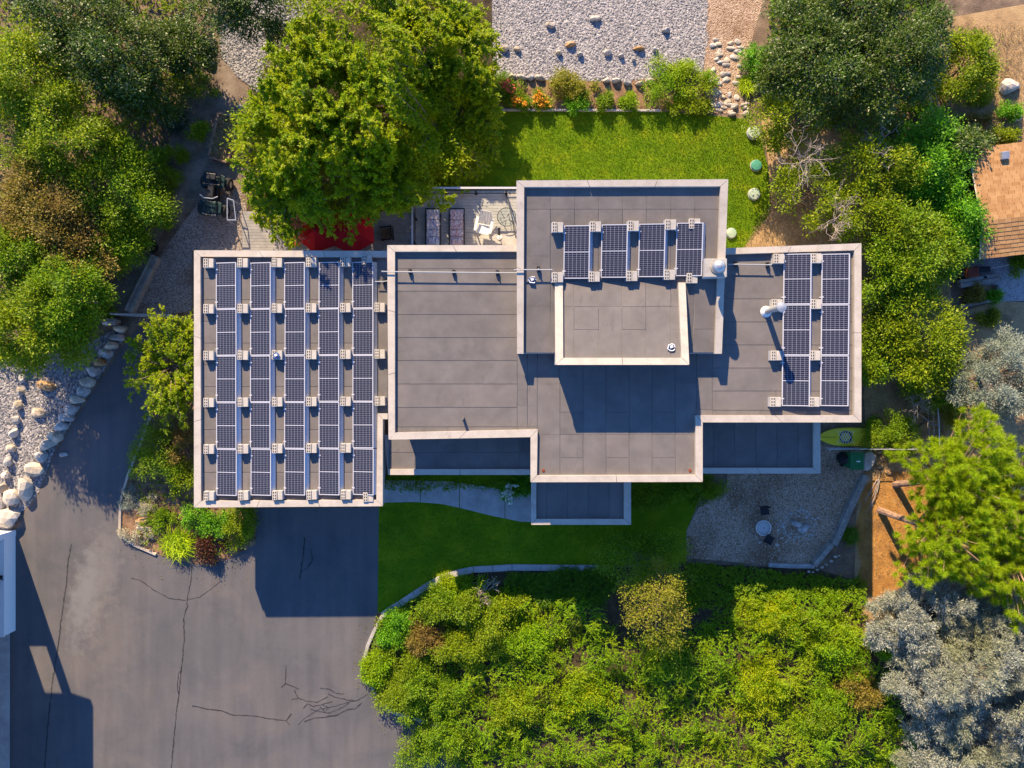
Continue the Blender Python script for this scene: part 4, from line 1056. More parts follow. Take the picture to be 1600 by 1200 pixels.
# lower patio under the tree, red parasols
pt = root('lower_patio', 'shaded grey board patio under the big tree by the garage', 'patio', (*W(500, 370), 0))
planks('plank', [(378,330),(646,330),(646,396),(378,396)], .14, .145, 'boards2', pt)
mb = MB(); a = W(379,331,.1); b = W(645,395,.1); mb.prism([a,(b[0],a[1]),b,(a[0],b[1])], .105, 0); obj('patio_base', mb, M['timber_b'], pt)
def parasol(px, py, rad, rot, label):
    zt = 2.45; x, y = W(px, py, 2.2); r = root('parasol', label, 'parasol', (x, y, .14), 'red parasols on the patio')
    for k in range(6):
        a0, a1 = rot+k*PI/3, rot+(k+1)*PI/3
        p0 = (x+rad*math.cos(a0), y+rad*math.sin(a0), zt-.5); p1 = (x+rad*math.cos(a1), y+rad*math.sin(a1), zt-.5); pm = ((p0[0]+p1[0])/2*.97+x*.03, (p0[1]+p1[1])/2*.97+y*.03, zt-.52)
        mb = MB(); mb.face_mesh([(x, y, zt), p0, pm, p1], [(0,1,2,3)])
        o = obj('canopy_panel', mb, M['red'], r); s = o.modifiers.new('thick', 'SOLIDIFY'); s.thickness = .012
        mb = MB(); mb.tube([(x, y, zt-.04), (p0[0], p0[1], p0[2]-.03)], .012, 5); obj('rib', mb, M['black'], r)
    mb = MB(); mb.tube([(x, y, .14), (x, y, zt+.1)], .025, 8); obj('pole', mb, M['timber_b'], r)
    mb = MB(); mb.lathe((x, y, .14), [(.28,0),(.28,.06),(.06,.10)], 16); obj('base', mb, M['black'], r)
parasol(547, 357, PX(41, 2), PI/2+.02, 'larger red parasol, its edge reaching towards the sun deck')
parasol(494, 362, PX(33, 2), PI/2-.15, 'smaller red parasol half hidden under tree branches')
def wicker(px, py, rz, label):
    x, y = W(px, py, .6); r = root('patio_chair', label, 'patio chair', (x, y, .14))
    mb = MB(); mb.box((x, y, .38), (.56, .56, .12), rz); obj('seat', mb, M['timber_b'], r, bevel=.02)
    mb = MB(); mb.box((x+.30*math.cos(rz), y+.30*math.sin(rz), .66), (.07, .6, .6), rz); obj('backrest', mb, M['black'], r, bevel=.02)
    for s in (-1, 1):
        mb = MB(); mb.box((x-s*.30*math.sin(rz), y+s*.30*math.cos(rz), .58), (.56, .06, .05), rz); obj('armrest', mb, M['black'], r)
        for q in (-1, 1):
            mb = MB(); mb.box((x-s*.25*math.sin(rz)+q*.25*math.cos(rz), y+s*.25*math.cos(rz)+q*.25*math.sin(rz), .24), (.05,.05,.2), rz); obj('leg', mb, M['black'], r)
wicker(603, 364, .1, 'dark patio chair in shade between the parasol and sun deck')
# metal trellis frame near the quad bike
x0, y0 = W(366, 317); x1, y1 = W(379, 350); r = root('trellis_frame', 'blue grey metal frame standing beside the gravel track', 'frame', (x0, y0, 0))
mb = MB()
for a_, b_ in (((x0,y0),(x1-.1,y0-.1)), ((x1-.1,y0-.1),(x1,y1)), ((x1,y1),(x0,y1)), ((x0,y1),(x0,y0))): mb.tube([(*a_, .8), (*b_, .8)], .025, 6)
obj('top_bar', mb, M['deflector'], r)
for p in ((x0,y0),(x1-.1,y0-.1),(x1,y1),(x0,y1)):
    mb = MB(); mb.tube([(*p, 0), (*p, .8)], .022, 6); obj('post', mb, M['deflector'], r)

# ------------------------------------------------------------------ quad bike
def quad(px, py, rz):
    x, y = W(px, py, .5); r = root('quad_bike', 'dark green quad bike with front and rear racks on the gravel track', 'quad bike', (x, y, 0))
    R = Matrix.Rotation(rz, 3, 'Z'); P = lambda a, b, c: tuple(R @ Vector((a, b, c)) + Vector((x, y, 0)))
    for sx in (-1, 1):
        for yy, w in ((.66, .24), (-.62, .22)):
            mb = MB(); prof = [(.17,-w/2),(.28,-w/2),(.31,-w/3),(.31,w/3),(.28,w/2),(.17,w/2)]; n = 18; vs = []; fs = []
            for pr, pz in prof:
                for k in range(n): a = 2*PI*k/n; vs.append(P(sx*.56+pz, yy+pr*math.cos(a), .31+pr*math.sin(a)))
            for i in range(len(prof)-1):
                for k in range(n): fs.append((i*n+k, i*n+(k+1) % n, (i+1)*n+(k+1) % n, (i+1)*n+k))
            mb.face_mesh(vs, fs); wh = obj('wheel', mb, M['tyre'], r)
            mb = MB(); mb.tube([P(sx*.56-w*.42, yy, .31), P(sx*.56+w*.42, yy, .31)], .17, 14); obj('rim', mb, M['galv'], wh)
            mb = MB(); mb.prism([P(sx*.42-.13, yy-.36, 0)[:2], P(sx*.42+.10, yy-.26, 0)[:2], P(sx*.42+.10, yy+.26, 0)[:2], P(sx*.42-.13, yy+.36, 0)[:2]], .70, .64); obj('fender', mb, M['atv'], r, bevel=.03)
    mb = MB(); mb.box(P(0, 0, .48), (.46, 1.75, .34), rz); obj('body', mb, M['black'], r, bevel=.05)
    mb = MB(); mb.box(P(0, -.62, .74), (.62, .62, .18), rz); obj('hood', mb, M['atv'], r, bevel=.06)
    mb = MB(); mb.box(P(0, .62, .72), (.66, .5, .12), rz); obj('rear_deck', mb, M['atv'], r, bevel=.04)
    mb = MB(); mb.box(P(0, .18, .84), (.32, .8, .16), rz); obj('seat', mb, M['black'], r, bevel=.06)
    mb = MB(); mb.tube([P(-.42, -.12, 1.0), P(-.2, -.26, 1.05), P(.2, -.26, 1.05), P(.42, -.12, 1.0)], .024, 6); obj('handlebar', mb, M['galv'], r)
    for y0, y1, nm in ((-1.0,-.5,'front_rack'), (.45,1.0,'rear_rack')):
        mb = MB()
        for k in range(5): q = -.36+.18*k; mb.tube([P(q, y0, .90), P(q, y1, .90)], .012, 5)
        mb.tube([P(-.4,y0,.90), P(.4,y0,.90), P(.4,y1,.90), P(-.4,y1,.90), P(-.4,y0,.90)], .016, 5); obj(nm, mb, M['black'], r)
    mb = MB(); mb.box(P(0, .78, .97), (.44, .30, .12), rz); obj('cargo_box', mb, M['black'], r, bevel=.03)
    for s in (-1, 1):
        mb = MB(); mb.box(P(s*.24, -.93, .72), (.14, .05, .09), rz); obj('headlight', mb, M['white'], r)
quad(334, 306, math.radians(-7))

# ------------------------------------------------------------------ left yard things
def beam(p, q, w, h, m, label, cat, name='timber_beam', z=0, n=1, group=None):
    a, b = Vector(W(*p)), Vector(W(*q)); d = (b-a).normalized(); s = Vector((-d.y, d.x))
    r = root(name, label, cat, (a.x, a.y, 0), group)
    for k in range(n):
        o = s*(k-(n-1)/2)*w; mb = MB(); A, B = a+o, b+o; e = s*(w/2-.006)
        mb.prism([tuple(A+e), tuple(A-e), tuple(B-e), tuple(B+e)], z+h-.05*(k % 2), z); obj('plank', mb, M[m], r, bevel=.01)
beam((206,488), (248,402), .13, .38, 'timber', 'stack of long grey timbers edging the gravel track', 'timbers', n=3)
# garden bed with board frame
gb = root('raised_bed', 'wooden framed raised bed of withered plants beside the big tree', 'raised bed', (*W(355, 214), 0))
cn = [(343,177),(386,188),(355,254),(327,246)]
for i in range(4):
    a, b = Vector(W(*cn[i], .3)), Vector(W(*cn[(i+1) % 4], .3)); d = (b-a).normalized(); s = Vector((-d.y, d.x))*.045
    mb = MB(); mb.prism([tuple(a+s), tuple(a-s), tuple(b-s), tuple(b+s)], .40, 0); obj('board', mb, M['bark_p'], gb)
mb = MB(); mb.prism([W(*p, .3) for p in cn], .22, .0); obj('bed_soil', mb, M['dry'], gb)
rng = np.random.default_rng(77)
C = scatter(rng, [(345,182),(380,190),(354,248),(331,243)], 900, .2)
tag(link('dry_plants', blade_mesh(rng, C, 900, .45, .025), LF['dryb']), 'withered straw coloured plants growing in the raised bed', 'plants', None, 'stuff')
x, y = W(230, 383, .5); r = root('barrel', 'black lidded barrel under the trees by the gravel track', 'barrel', (x, y, 0))
mb = MB(); mb.lathe((x, y, 0), [(.28,0),(.32,.3),(.32,.5),(.30,.8)], 20); obj('drum', mb, M['black'], r, smooth=True)
mb = MB(); mb.lathe((x, y, .80), [(.32,0),(.32,.05),(.20,.09),(.05,.10)], 20); obj('lid', mb, M['black'], r)
gt = root('metal_gate', 'narrow grey metal gate across the gravel track', 'gate', (*W(175, 493), 0))
a, b = W(172, 490, 1.1), W(268, 493, 1.1)
mb = MB(); mb.tube([(*a, 1.1), (*b, 1.1)], .04, 6); obj('top_rail', mb, M['galv'], gt)
mb = MB(); mb.tube([(*a, .2), (*b, .2)], .03, 6); obj('bottom_rail', mb, M['galv'], gt)
for k in range(15):
    t = k/14; x, y = a[0]+(b[0]-a[0])*t, a[1]+(b[1]-a[1])*t; mb = MB(); mb.tube([(x, y, 0 if k in (0, 7, 14) else .2), (x, y, 1.1)], .03 if k in (0,7,14) else .012, 5); obj('gate_bar', mb, M['galv'], gt)

# neighbouring white building at the lower left edge
nb_ = root('white_building', 'white neighbouring building cut off beside the driveway', 'building', (*W(-60, 900), 0))
x1, y1 = W(25, 828); x0 = x1-9; y0 = W(25, 1400)[1]; xo = W(-16, 828)[0]; yw = W(25, 985)[1]
mb = MB(); mb.prism([(x0,y1-.28),(x1,y1-.28),(x1,y1),(x0,y1)], 2.9, -.05); obj('wall', mb, M['white'], nb_)
mb = MB(); mb.prism([(x0,y1-.275),(xo,y1-.275),(xo,y1-.005),(x0,y1-.005)], 4.25, 2.9); obj('wall', mb, M['white'], nb_)
mb = MB(); mb.prism([(x1-.28,yw),(x1-.02,yw),(x1-.02,y1-.28),(x1-.28,y1-.28)], .75, -.05); obj('low_wall', mb, M['white'], nb_)
mb = MB(); mb.prism([(x1-.36,yw-.03),(x1+.02,yw-.03),(x1+.02,y1-.3),(x1-.36,y1-.3)], .80, .75); obj('wall_cap', mb, M['white'], nb_)
mb = MB(); mb.box((x1-.17, y1-.17, 3.575), (.34, .34, 1.35)); obj('corner_post', mb, M['white'], nb_)
mb = MB(); mb.prism([(x0,y0),(x1-.3,y0),(x1-.3,y1-.29),(x0,y1-.29)], .05, 0); obj('porch_floor', mb, M['concrete'], nb_)
mb = MB(); mb.prism([(x0,y0),(x1+.95,y0),(x1+.95,y1-.35),(x1+.05,y1-.05),(x0,y1+.1)], 4.45, 4.25); obj('roof', mb, M['cap'], nb_)
lp = root('wall_lantern', 'black lantern on a bracket on the white building', 'lantern', (x1, W(25, 900)[1], .8))
x, y = x1-.14, W(20, 903, .9)[1]
mb = MB(); mb.box((x, y, .83), (.2, .2, .06)); mb.tube([(x, y, .85), (x, y, 1.05), (x+.25, y+.1, 1.2), (x+.33, y-.05, 1.1)], .02, 6); obj('bracket', mb, M['black'], lp)
mb = MB(); mb.lathe((x-.02, y, .98), [(.12,0),(.20,.32),(.24,.34),(.04,.52)], 6); obj('lamp_housing', mb, M['black'], lp)
mb = MB(); mb.lathe((x-.02, y, 1.50), [(.04,0),(.03,.07)], 6); obj('finial', mb, M['black'], lp)

# ------------------------------------------------------------------ right yard things
# shed with gambrel shingle roof
sh = root('garden_shed', 'garden shed with brown shingled roof and dark red wall', 'shed', (*W(1560, 320), 0))
rot = math.radians(6.5); UX = Vector((math.cos(rot), math.sin(rot))); VX = Vector((-math.sin(rot), math.cos(rot)))
O_ = Vector(W(1532, 405, 2.0)); LU, LV, VR = 4.0, 5.05, 1.65
def sp3(u, v, z): p = O_+UX*u+VX*v; return (p.x, p.y, z)
def skin(v): return 2.0+(.36*v/VR if v <= VR else .36-.30*(v-VR)/(LV-VR))
mb = MB(); mb.prism([sp3(.3,.3,0)[:2], sp3(LU,.3,0)[:2], sp3(LU,LV-.3,0)[:2], sp3(.3,LV-.3,0)[:2]], 1.95, -.05); obj('wall', mb, M['roof_red'], sh)
a_ = [sp3(.3,.3,1.95), sp3(.3,VR,2.30), sp3(.3,LV-.3,2.0)]; b_ = [sp3(.42,.3,1.95), sp3(.42,VR,2.30), sp3(.42,LV-.3,2.0)]
mb = MB(); mb.face_mesh(a_+b_, [(0,1,2),(5,4,3),(0,3,4,1),(1,4,5,2),(2,5,3,0)]); obj('gable', mb, M['roof_red'], sh)
rf = root('roof', None, None, (0,0,0)); rf.parent = sh; rf.location = (-sh.location.x, -sh.location.y, 0)
for v0, v1, nrow in ((0, VR, 9), (LV, VR, 19)):
    dv, dz = v1-v0, skin(v1)-skin(v0); ln = math.hypot(dv, dz); nv, nz = -dz/ln*math.copysign(1, dv), abs(dv)/ln
    P_ = lambda u, t, l: sp3(u, v0+dv*t+nv*l, skin(v0)+dz*t+nz*l)
    mb = MB(); mb.face_mesh([P_(0,0,-.01),P_(LU,0,-.01),P_(LU,1,-.01),P_(0,1,-.01),P_(0,0,-.06),P_(LU,0,-.06),P_(LU,1,-.06),P_(0,1,-.06)], [(0,1,2,3),(7,6,5,4),(0,4,5,1),(1,5,6,2),(2,6,7,3),(3,7,4,0)]); obj('roof_deck', mb, M['timber_b'], rf)
    for r_ in range(nrow):
        u = -rs.uniform(0, .3)
        while u < LU:
            wd = rs.uniform(.27, .36); u0, u1 = max(u, 0), min(u+wd-.015, LU)
            if u1-u0 > .04:
                t0, t1 = r_/nrow, min(1, (r_+1.08)/nrow); j_ = rs.uniform(-.006, .006)
                p = [P_(u0,t0+j_/ln,.022), P_(u1,t0+j_/ln,.022), P_(u1,t1,.006), P_(u0,t1,.006)]; q = [P_(u0,t0+j_/ln,.004), P_(u1,t0+j_/ln,.004), P_(u1,t1,-.008), P_(u0,t1,-.008)]
                mb = MB(); mb.face_mesh(p+q, [(0,1,2,3),(7,6,5,4),(0,4,5,1),(1,5,6,2),(2,6,7,3),(3,7,4,0)]); obj('shingle', mb, rs.choice(M['shingle']), rf)
            u += wd
    mb = MB(); mb.tube([P_(-.03,0,0), P_(-.03,1,.02)], .035, 4); obj('fascia_board', mb, M['rock'], rf)
vz = skin(LV-.5); mb = MB(); p = sp3(1.45, LV-.55, vz+.12); mb.box(p, (.34, .34, .2), rot, 0, .15); obj('roof_vent', mb, M['galv'], sh, bevel=.02)

# septic lids in the lawn edge
def lid(px, py, r_px, m, label, h=.10, riser=None):
    x, y = W(px, py, h); rr_ = PX(r_px); r = root('tank_lid', label, 'tank lid', (x, y, 0), 'round tank lids along the lawn edge')
    mb = MB(); mb.lathe((x, y, -.02), [(rr_*1.08,0),(rr_*1.08,h*.6),(rr_*1.02,h*.65)], 24); obj('riser', mb, M['concrete'], r)
    mb = MB(); mb.lathe((x, y, h*.6), [(rr_*.98,0),(rr_*.98,.04),(rr_*.9,.07),(rr_*.3,.09),(.02,.09)], 24); obj('cover', mb, M[m], r)
lid(1179, 206, 10, 'lid_p', 'pale round lid in a concrete riser half under shrub leaves', .2)
lid(1182, 258, 8.5, 'lid_g', 'saturated green round lid in a concrete ring')
lid(1179, 303, 9, 'lid_p', 'weathered pale green lid nearest below the green one')
lid(1143, 364, 8, 'lid_p', 'pale green lid close to the right wing roof')

# kayak
def kayak():
    x, y = W(1330, 683, .35); r = root('kayak', 'yellow sit-on kayak lying beside the house under shrubs', 'kayak', (x, y, 0))
    L_, Wd_ = PX(104), PX(29); n = 20; vs = []; fs = []; m = 12
    for i in range(n+1):
        t = i/n*2-1; w = max(.02, (1-abs(t)**2.6))**.8*Wd_/2; zc = .22+.10*abs(t)**3; hh = .20*(1-.5*abs(t)**3)
        for k in range(m):
            a = 2*PI*k/m; vs.append((x+t*L_/2, y+math.cos(a)*w, zc+math.sin(a)*hh*(1.0 if math.sin(a) < 0 else .6)))
    for i in range(n):
        for k in range(m): fs.append((i*m+k, (i+1)*m+k, (i+1)*m+(k+1) % m, i*m+(k+1) % m))
    mb = MB(); mb.face_mesh(vs, fs); obj('hull', mb, M['kayak'], r, smooth=True)
    for yy in (-.16, .0, .16):
        mb = MB(); mb.box((x+.75, y+yy, .345), (1.35, .05, .03)); obj('deck_rib', mb, M['kayak'], r, bevel=.012)
    mb = MB(); mb.lathe((x-.25, y, .30), [(.26,0),(.31,.06),(.28,.07),(.2,.02)], 20); o = obj('cockpit', mb, M['black'], r)
    mb = MB()
    for k in range(5):
        q = -.42+.12*k; mb.tube([(x-.25+q, y-.3, .375), (x-.25+q+.3, y+.3, .385)], .010, 4); mb.tube([(x-.25+q, y+.3, .375), (x-.25+q+.3, y-.3, .385)], .010, 4)
    obj('deck_cord', mb, M['white'], r)
    mb = MB(); mb.tube([(x-L_/2+.05, y, .37), (x-.7, y, .372)], .008, 4); obj('seam_line', mb, M['black'], r)
kayak()
x, y = W(1308, 692, .2); mb = MB(); mb.box((x, y, .06), (1.25, .26, .08), -.04); tag(obj('wooden_board', mb, M['timber']), 'grey board lying against the near side of the yellow kayak', 'board')
# green wheeled bin
x, y = W(1338, 720, .95); bn = root('wheelie_bin', 'green wheeled bin with open black lid by the wire fence', 'wheeled bin', (x, y, 0))
hb = PX(9.6, 1); vb = PX(13, 1)
mb = MB(); mb.face_mesh([(x-hb*.8,y-vb*.85,.06),(x+hb*.8,y-vb*.85,.06),(x+hb*.8,y+vb*.85,.06),(x-hb*.8,y+vb*.85,.06),(x-hb,y-vb,1.0),(x+hb,y-vb,1.0),(x+hb,y+vb,1.0),(x-hb,y+vb,1.0)], [(3,2,1,0),(4,5,6,7),(0,1,5,4),(1,2,6,5),(2,3,7,6),(3,0,4,7)]); obj('body', mb, M['bin'], bn)
mb = MB(); mb.box((x, y, 1.02), (hb*2+.05, vb*2+.05, .04)); lo_ = obj('lid', mb, M['bin'], bn, bevel=.015)
mb = MB(); mb.box((x, y+vb-.05, 1.06), (hb*1.7, .05, .05)); obj('lid_handle', mb, M['bin'], lo_)
mb = MB(); mb.box((x+.05, y-.02, 1.045), (.18, .05, .008)); obj('lid_plate', mb, M['white'], lo_)
for s in (-1, 1):
    mb = MB(); mb.tube([(x-hb*.9, y+s*vb*.8-.03, .11), (x-hb*.9, y+s*vb*.8+.03, .11)], .11, 12); obj('wheel', mb, M['tyre'], bn)
x, y = W(1322, 717, .5); r = root('compost_bag', 'black sack slumped against the green bin', 'sack', (x, y, 0))
mb = MB(); mb.lathe((x, y, 0), [(.24,0),(.30,.2),(.26,.5),(.12,.66),(.16,.72)], 14); obj('bag', mb, M['black'], r, smooth=True)
# split log pile/pallet
pr = root('flat_stone', 'flat pale stone slab beside the green bin', 'stone slab', (*W(1358, 717), 0))
mb = MB(); mb.prism([W(1351,708,.2),W(1360,704,.2),(W(1369,712,.2)),W(1366,725,.2),W(1358,735,.2),W(1351,736,.2)], .22, -.02); obj('slab', mb, M['rock_w'], pr, bevel=.03)
for k, (px, py) in enumerate(((1372,706),(1378,716),(1375,728),(1392,722),(1388,738))):
    rock(px, py, 7, 4, 'rock_o', 40+k, 'small rusty stone among dead leaves, %s from the green bin' % ORD[k+1], group='stones near the green bin')
# timber wall round the gravel patio
def timber_wall(pts, w, h, m, label):
    r = root('retaining_wall', label, 'wall', W3(*pts[0]))
    for a, b in zip(pts[:-1], pts[1:]):
        A, B = Vector(W(*a)), Vector(W(*b)); d = (B-A).normalized(); s = Vector((-d.y, d.x))
        for k in range(2):
            mb = MB(); o = s*(k-.5)*w*.5; e = s*w*.245; g = d*.006
            mb.prism([tuple(A+g+o+e), tuple(A+g+o-e), tuple(B-g+o-e), tuple(B-g+o+e)], h-.08*k, -.02); obj('timber', mb, M[m], r, bevel=.012)
timber_wall([(1350,742),(1335,772),(1322,800),(1308,834),(1300,850)], .34, .30, 'timber', 'weathered grey timber wall climbing from the bin past the gravel patio')
timber_wall([(1300,850),(1272,884),(1235,884),(1200,882)], .22, .16, 'concrete', 'low grey wall along the bottom of the gravel patio')
beam((1268,880), (1295,848), .24, .40, 'timber', 'short grey beam lying on the corner of the patio wall', 'beam')
sk = root('dead_sticks', 'bundle of long pale sticks lying on the edge of the needle litter', 'sticks', W3(1370, 760))
for k in range(7):
    p, q = W(1371+rs.uniform(-4,5), 745+rs.uniform(-4,6)), W(1356+rs.uniform(-10,6), 790+rs.uniform(-8,16)); mb = MB()
    mb.tube([(*p, .05+.02*k), ((p[0]+q[0])/2+rs.uniform(-.05,.05), (p[1]+q[1])/2, .10+.02*k), (*q, .04)], [.018,.015,.008], 5); obj('stick', mb, M['twig'], sk)
# round patio grille and fire pit
x, y = W(1193, 825, .3); pg = root('round_grille', 'white round grille with concentric rings on the gravel patio', 'grille', (x, y, 0))
mb = MB(); mb.lathe((x, y, 0), [(.30,0),(.30,.28)], 24); obj('pedestal', mb, M['concrete'], pg)
for rad in (.345, .26, .20, .135, .07):
    n = 28; ring = [(x+rad*math.cos(2*PI*k/n), y+rad*math.sin(2*PI*k/n), .31) for k in range(n+1)]
    mb = MB(); mb.tube(ring, .024 if rad > .3 else .014, 5); obj('ring', mb, M['white'], pg)
mb = MB()
for k in range(16):
    a = k*PI/8; mb.tube([(x+.05*math.cos(a), y+.05*math.sin(a), .305), (x+.24*math.cos(a), y+.24*math.sin(a), .305)], .009, 4)
obj('spokes', mb, M['white'], pg)
for px, py, rz, lab in ((1195,798,.1,'dark folding chair on the far side of the white grille'), (1202,843,2.6,'dark folding chair on the near side of the white grille')):
    x, y = W(px, py, .4); r = root('camp_chair', lab, 'chair', (x, y, 0), 'dark chairs by the grille')
    mb = MB(); mb.box((x, y, .38), (.40, .40, .03), rz); obj('seat', mb, M['black'], r)
    mb = MB(); mb.box((x-.2*math.sin(rz), y+.2*math.cos(rz), .58), (.40, .03, .40), rz); obj('backrest', mb, M['black'], r)
    for sx in (-1,1):
        for sy in (-1,1):
            mb = MB(); mb.tube([(x+.18*sx, y+.18*sy, 0), (x+.18*sx, y+.18*sy, .38)], .012, 5); obj('leg', mb, M['black'], r)
rock(1187, 847, 3, 3, 'rock_w', 3, 'tiny white stone nearest the white grille'); rock(1213, 851, 4, 3, 'rock_w', 5, 'pale stone lying below the dark chair on gravel')
fp = root('fire_pit', 'stone ringed fire pit with dark boulder in the gravel patio', 'fire pit', (*W(1246, 820), 0))
rock_o = rock(0,0,1,1,'rock_g',2,None)
for k in range(120):
    a = rs.uniform(0, 2*PI); q = rs.gauss(23, 4); px, py = 1246+q*math.cos(a)*1.08, 820+q*math.sin(a)*.92
    o = rock(px, py, rs.uniform(1.3,2.6), rs.uniform(1.2,2.2), rs.choice(['chalk','rock_w','rock_w','rock_g','rock']), k, None, name='ring_stone')
    o.parent = fp; o.location -= fp.location
for px, py, a_, b_ in ((1243,818,10,7),(1255,825,11,9)):
    o = rock(px, py, a_, b_, 'rock_g', px, None, name='hearth_stone', h=.28); o.parent = fp; o.location -= fp.location
bpy.data.objects.remove(rock_o)
for k, (px, py, a_) in enumerate(((1264,893,3),(1270,894,2.5),(1277,890,3),(1284,886,3.5),(1291,882,3),(1298,877,3.5),(1305,870,3),(1311,868,2.5))):
    rock(px, py, a_, a_*.8, 'rock_w', 60+k, 'small white edging stone below the patio corner, %s in its row' % ORD[k+1], group='white stones edging the path')
# wire fences
def fence(pts, h, label, m='galv', every=1):
    r = root('wire_fence', label, 'fence', W3(*pts[0])); P = [W(*p) for p in pts]
    for z in (h, h*.55, .12):
        mb = MB(); mb.tube([(x, y, z) for x, y in P], .022 if z == h else .008, 5); obj('rail' if z == h else 'wire', mb, M[m], r)
    for x, y in P: 
        mb = MB(); mb.tube([(x, y, 0), (x, y, h+.05)], .03, 6); obj('fence_post', mb, M[m], r)
fence([(1281,699),(1330,699),(1380,699.5),(1415,699.5),(1445,699)], .9, 'pale wire fence running from the side roof past the green bin')
fence([(1447,630),(1449,662),(1450,697)], .9, 'pale wire fence beside the blue spruce')
fence([(1443,155),(1448,178),(1455,205)], .9, 'thin metal fence rail under the dark trees near the shed')
# items by the shed
beam((1496,480), (1560,468), .14, .2, 'timber', 'long grey plank edging the little vegetable bed', 'plank', n=1)
beam((1494,445), (1557,434), .20, .34, 'timber', 'wide grey board bench between the shed and vegetable bed', 'board', n=2)
beam((1556,445), (1554,470), .05, .15, 'timber', 'short upright board at the end of the vegetable bed', 'board')
beam((1500,498), (1550,488), .10, .15, 'timber_b', 'thin brown plank below the vegetable bed', 'plank')
sheet('vegetable_bed', [(1500,452),(1554,444),(1556,468),(1500,480)], 'mulch', .0205)
mo = root('garden_cart', 'dark red garden cart parked in the shed shade', 'cart', (*W(1520, 425), 0)); x, y = W(1520, 425, .5)
mb = MB(); mb.box((x, y, .42), (.55, .5, .3), .1); obj('tray', mb, M['roof_red'], mo, bevel=.05)
mb = MB(); mb.box((x+.55, y+.12, .35), (.7, .3, .22), .1); obj('frame', mb, M['black'], mo, bevel=.04)
mb = MB(); mb.tube([(x+.9, y+.2, .5), (x+1.5, y+.3, .85)], .02, 6); obj('handle', mb, M['galv'], mo)
for sx in (-.25, .75):
    for sy in (-.22, .25):
        mb = MB(); mb.tube([(x+sx, y+sy-.05, .16), (x+sx, y+sy+.05, .16)], .16, 12); obj('wheel', mb, M['tyre'], mo)
x, y = W(1589, 184, .2); r = root('white_bucket', 'white bucket lying on dry grass above the shed', 'bucket', (x, y, 0))
mb = MB(); mb.lathe((x, y, 0), [(.13,0),(.16,.3),(.165,.31),(.15,.31),(.13,.06)], 16); obj('pail', mb, M['white'], r)
x, y = W(1596, 174, .2)
mb = MB(); mb.tube([(x-.16, y-.28, .31), (x-.2, y-.3, .42), (x-.1, y-.26, .31)], .008, 4); obj('bail', mb, M['black'], r)

# ------------------------------------------------------------------ rocks
WL = [(176,503,12,7,'rock_g'),(192,514,9,6,'rock'),(186,528,9,6,'rock_g'),(176,540,9,7,'rock'),(168,552,10,7,'rock_g'),(160,566,9,7,'rock_o'),(150,580,10,8,'rock_g'),
      (141,596,10,8,'rock'),(133,612,9,8,'rock_g'),(124,624,9,8,'rock'),(116,638,9,9,'rock_g'),(107,652,9,8,'rock_g'),(98,666,10,8,'rock_g'),(90,682,11,8,'rock'),(78,694,15,8,'rock_w'),
      (68,712,9,9,'rock_g'),(58,732,13,10,'rock'),(43,764,10,18,'rock_w'),(22,776,10,15,'rock_w'),(14,806,20,15,'rock_w')]
for k, (px, py, a, b, m) in enumerate(WL):
    rock(px, py, a*1.22, b*1.25, m, 100+k, 'boulder in the rock wall along the driveway, %s down from the metal gate' % ORD[min(k+1, 20)], 'boulder', 'boulders of the driveway rock wall', h=.45, rz=rr.uniform(-.4,.4), name='boulder')
LL = [(42,575,7,7),(38,592,6,8),(34,612,6,9),(31,634,6,9),(28,655,6,8),(24,676,7,9),(20,700,7,9),(16,722,7,9),(12,742,7,8),(6,762,8,9),(3,784,8,12)]
for k, (px, py, a, b) in enumerate(LL):
    rock(px, py, a, b, ['rock','rock_g','rock_w'][k % 3], 130+k, 'boulder of the inner stone line across the gravel terrace, %s from the trees' % ORD[k+1], 'boulder', 'boulders crossing the gravel terrace', h=.3, name='boulder')
for px, py, a, b, m, l in ((73,603,15,11,'rock_o','rusty orange boulder lying in the blue grey gravel terrace'), (61,646,12,9,'rock','rounded tan boulder with a dark hollow in the gravel terrace'),
                           (106,562,13,5,'rock_g','long flat grey stone under the tree on the terrace'), (36,590,8,7,'rock_w','pale angular stone at the top of the gravel terrace'),
                           (329,96,10,11,'rock_w','white rounded boulder at the top of the gravel track'), (1573,137,19,14,'rock_w','big pale boulder on the dry slope above the shed'),
                           (100,750-40,7,5,'rock_g','small grey stone on the terrace edge near the driveway'), (316,95,3,3,'rock_w','small white stone beside the white boulder'),
                           (228,812,17,6,'rock_o','long brown log like stone lying in the planter bed'), (226,825,14,4,'rock_w','flat pale stone beneath the brown stone in the planter'),
                           (375,168,6,4,'rock_g','grey stone near the raised bed top')):
    rock(px, py, a, b, m, int(px), l, 'boulder' if a > 9 else 'stone', name='boulder' if a > 9 else 'stone')
TG = [(788,77,12,7,'rock'),(808,78,8,5,'rock'),(891,71,12,6,'rock_o'),(873,84,7,5,'rock'),(906,86,7,4,'rock_g'),(949,83,9,7,'rock_w'),(970,88,6,5,'rock_g'),(989,93,5,5,'rock_g'),(999,77,14,5,'rock_o'),(1023,79,7,5,'rock_g'),
      (860,40,10,7,'rock'),(1040,48,9,6,'rock_g'),(930,30,12,7,'rock_w')]
for k, (px, py, a, b, m) in enumerate(TG):
    rock(px, py, a*.8, b*.8, m, 160+k, '%s stone on the pale gravel above the flower bed, %s from the big tree' % ({'rock':'tan','rock_o':'rusty','rock_g':'grey','rock_w':'pale'}[m], ORD[k+1]), 'stone', 'stones on the pale gravel', h=.2, name='stone')
BR = [(800,121),(815,122),(829,123),(843,123),(866,127),(884,126),(948,127),(962,127),(980,130),(1000,131),(1015,127)]
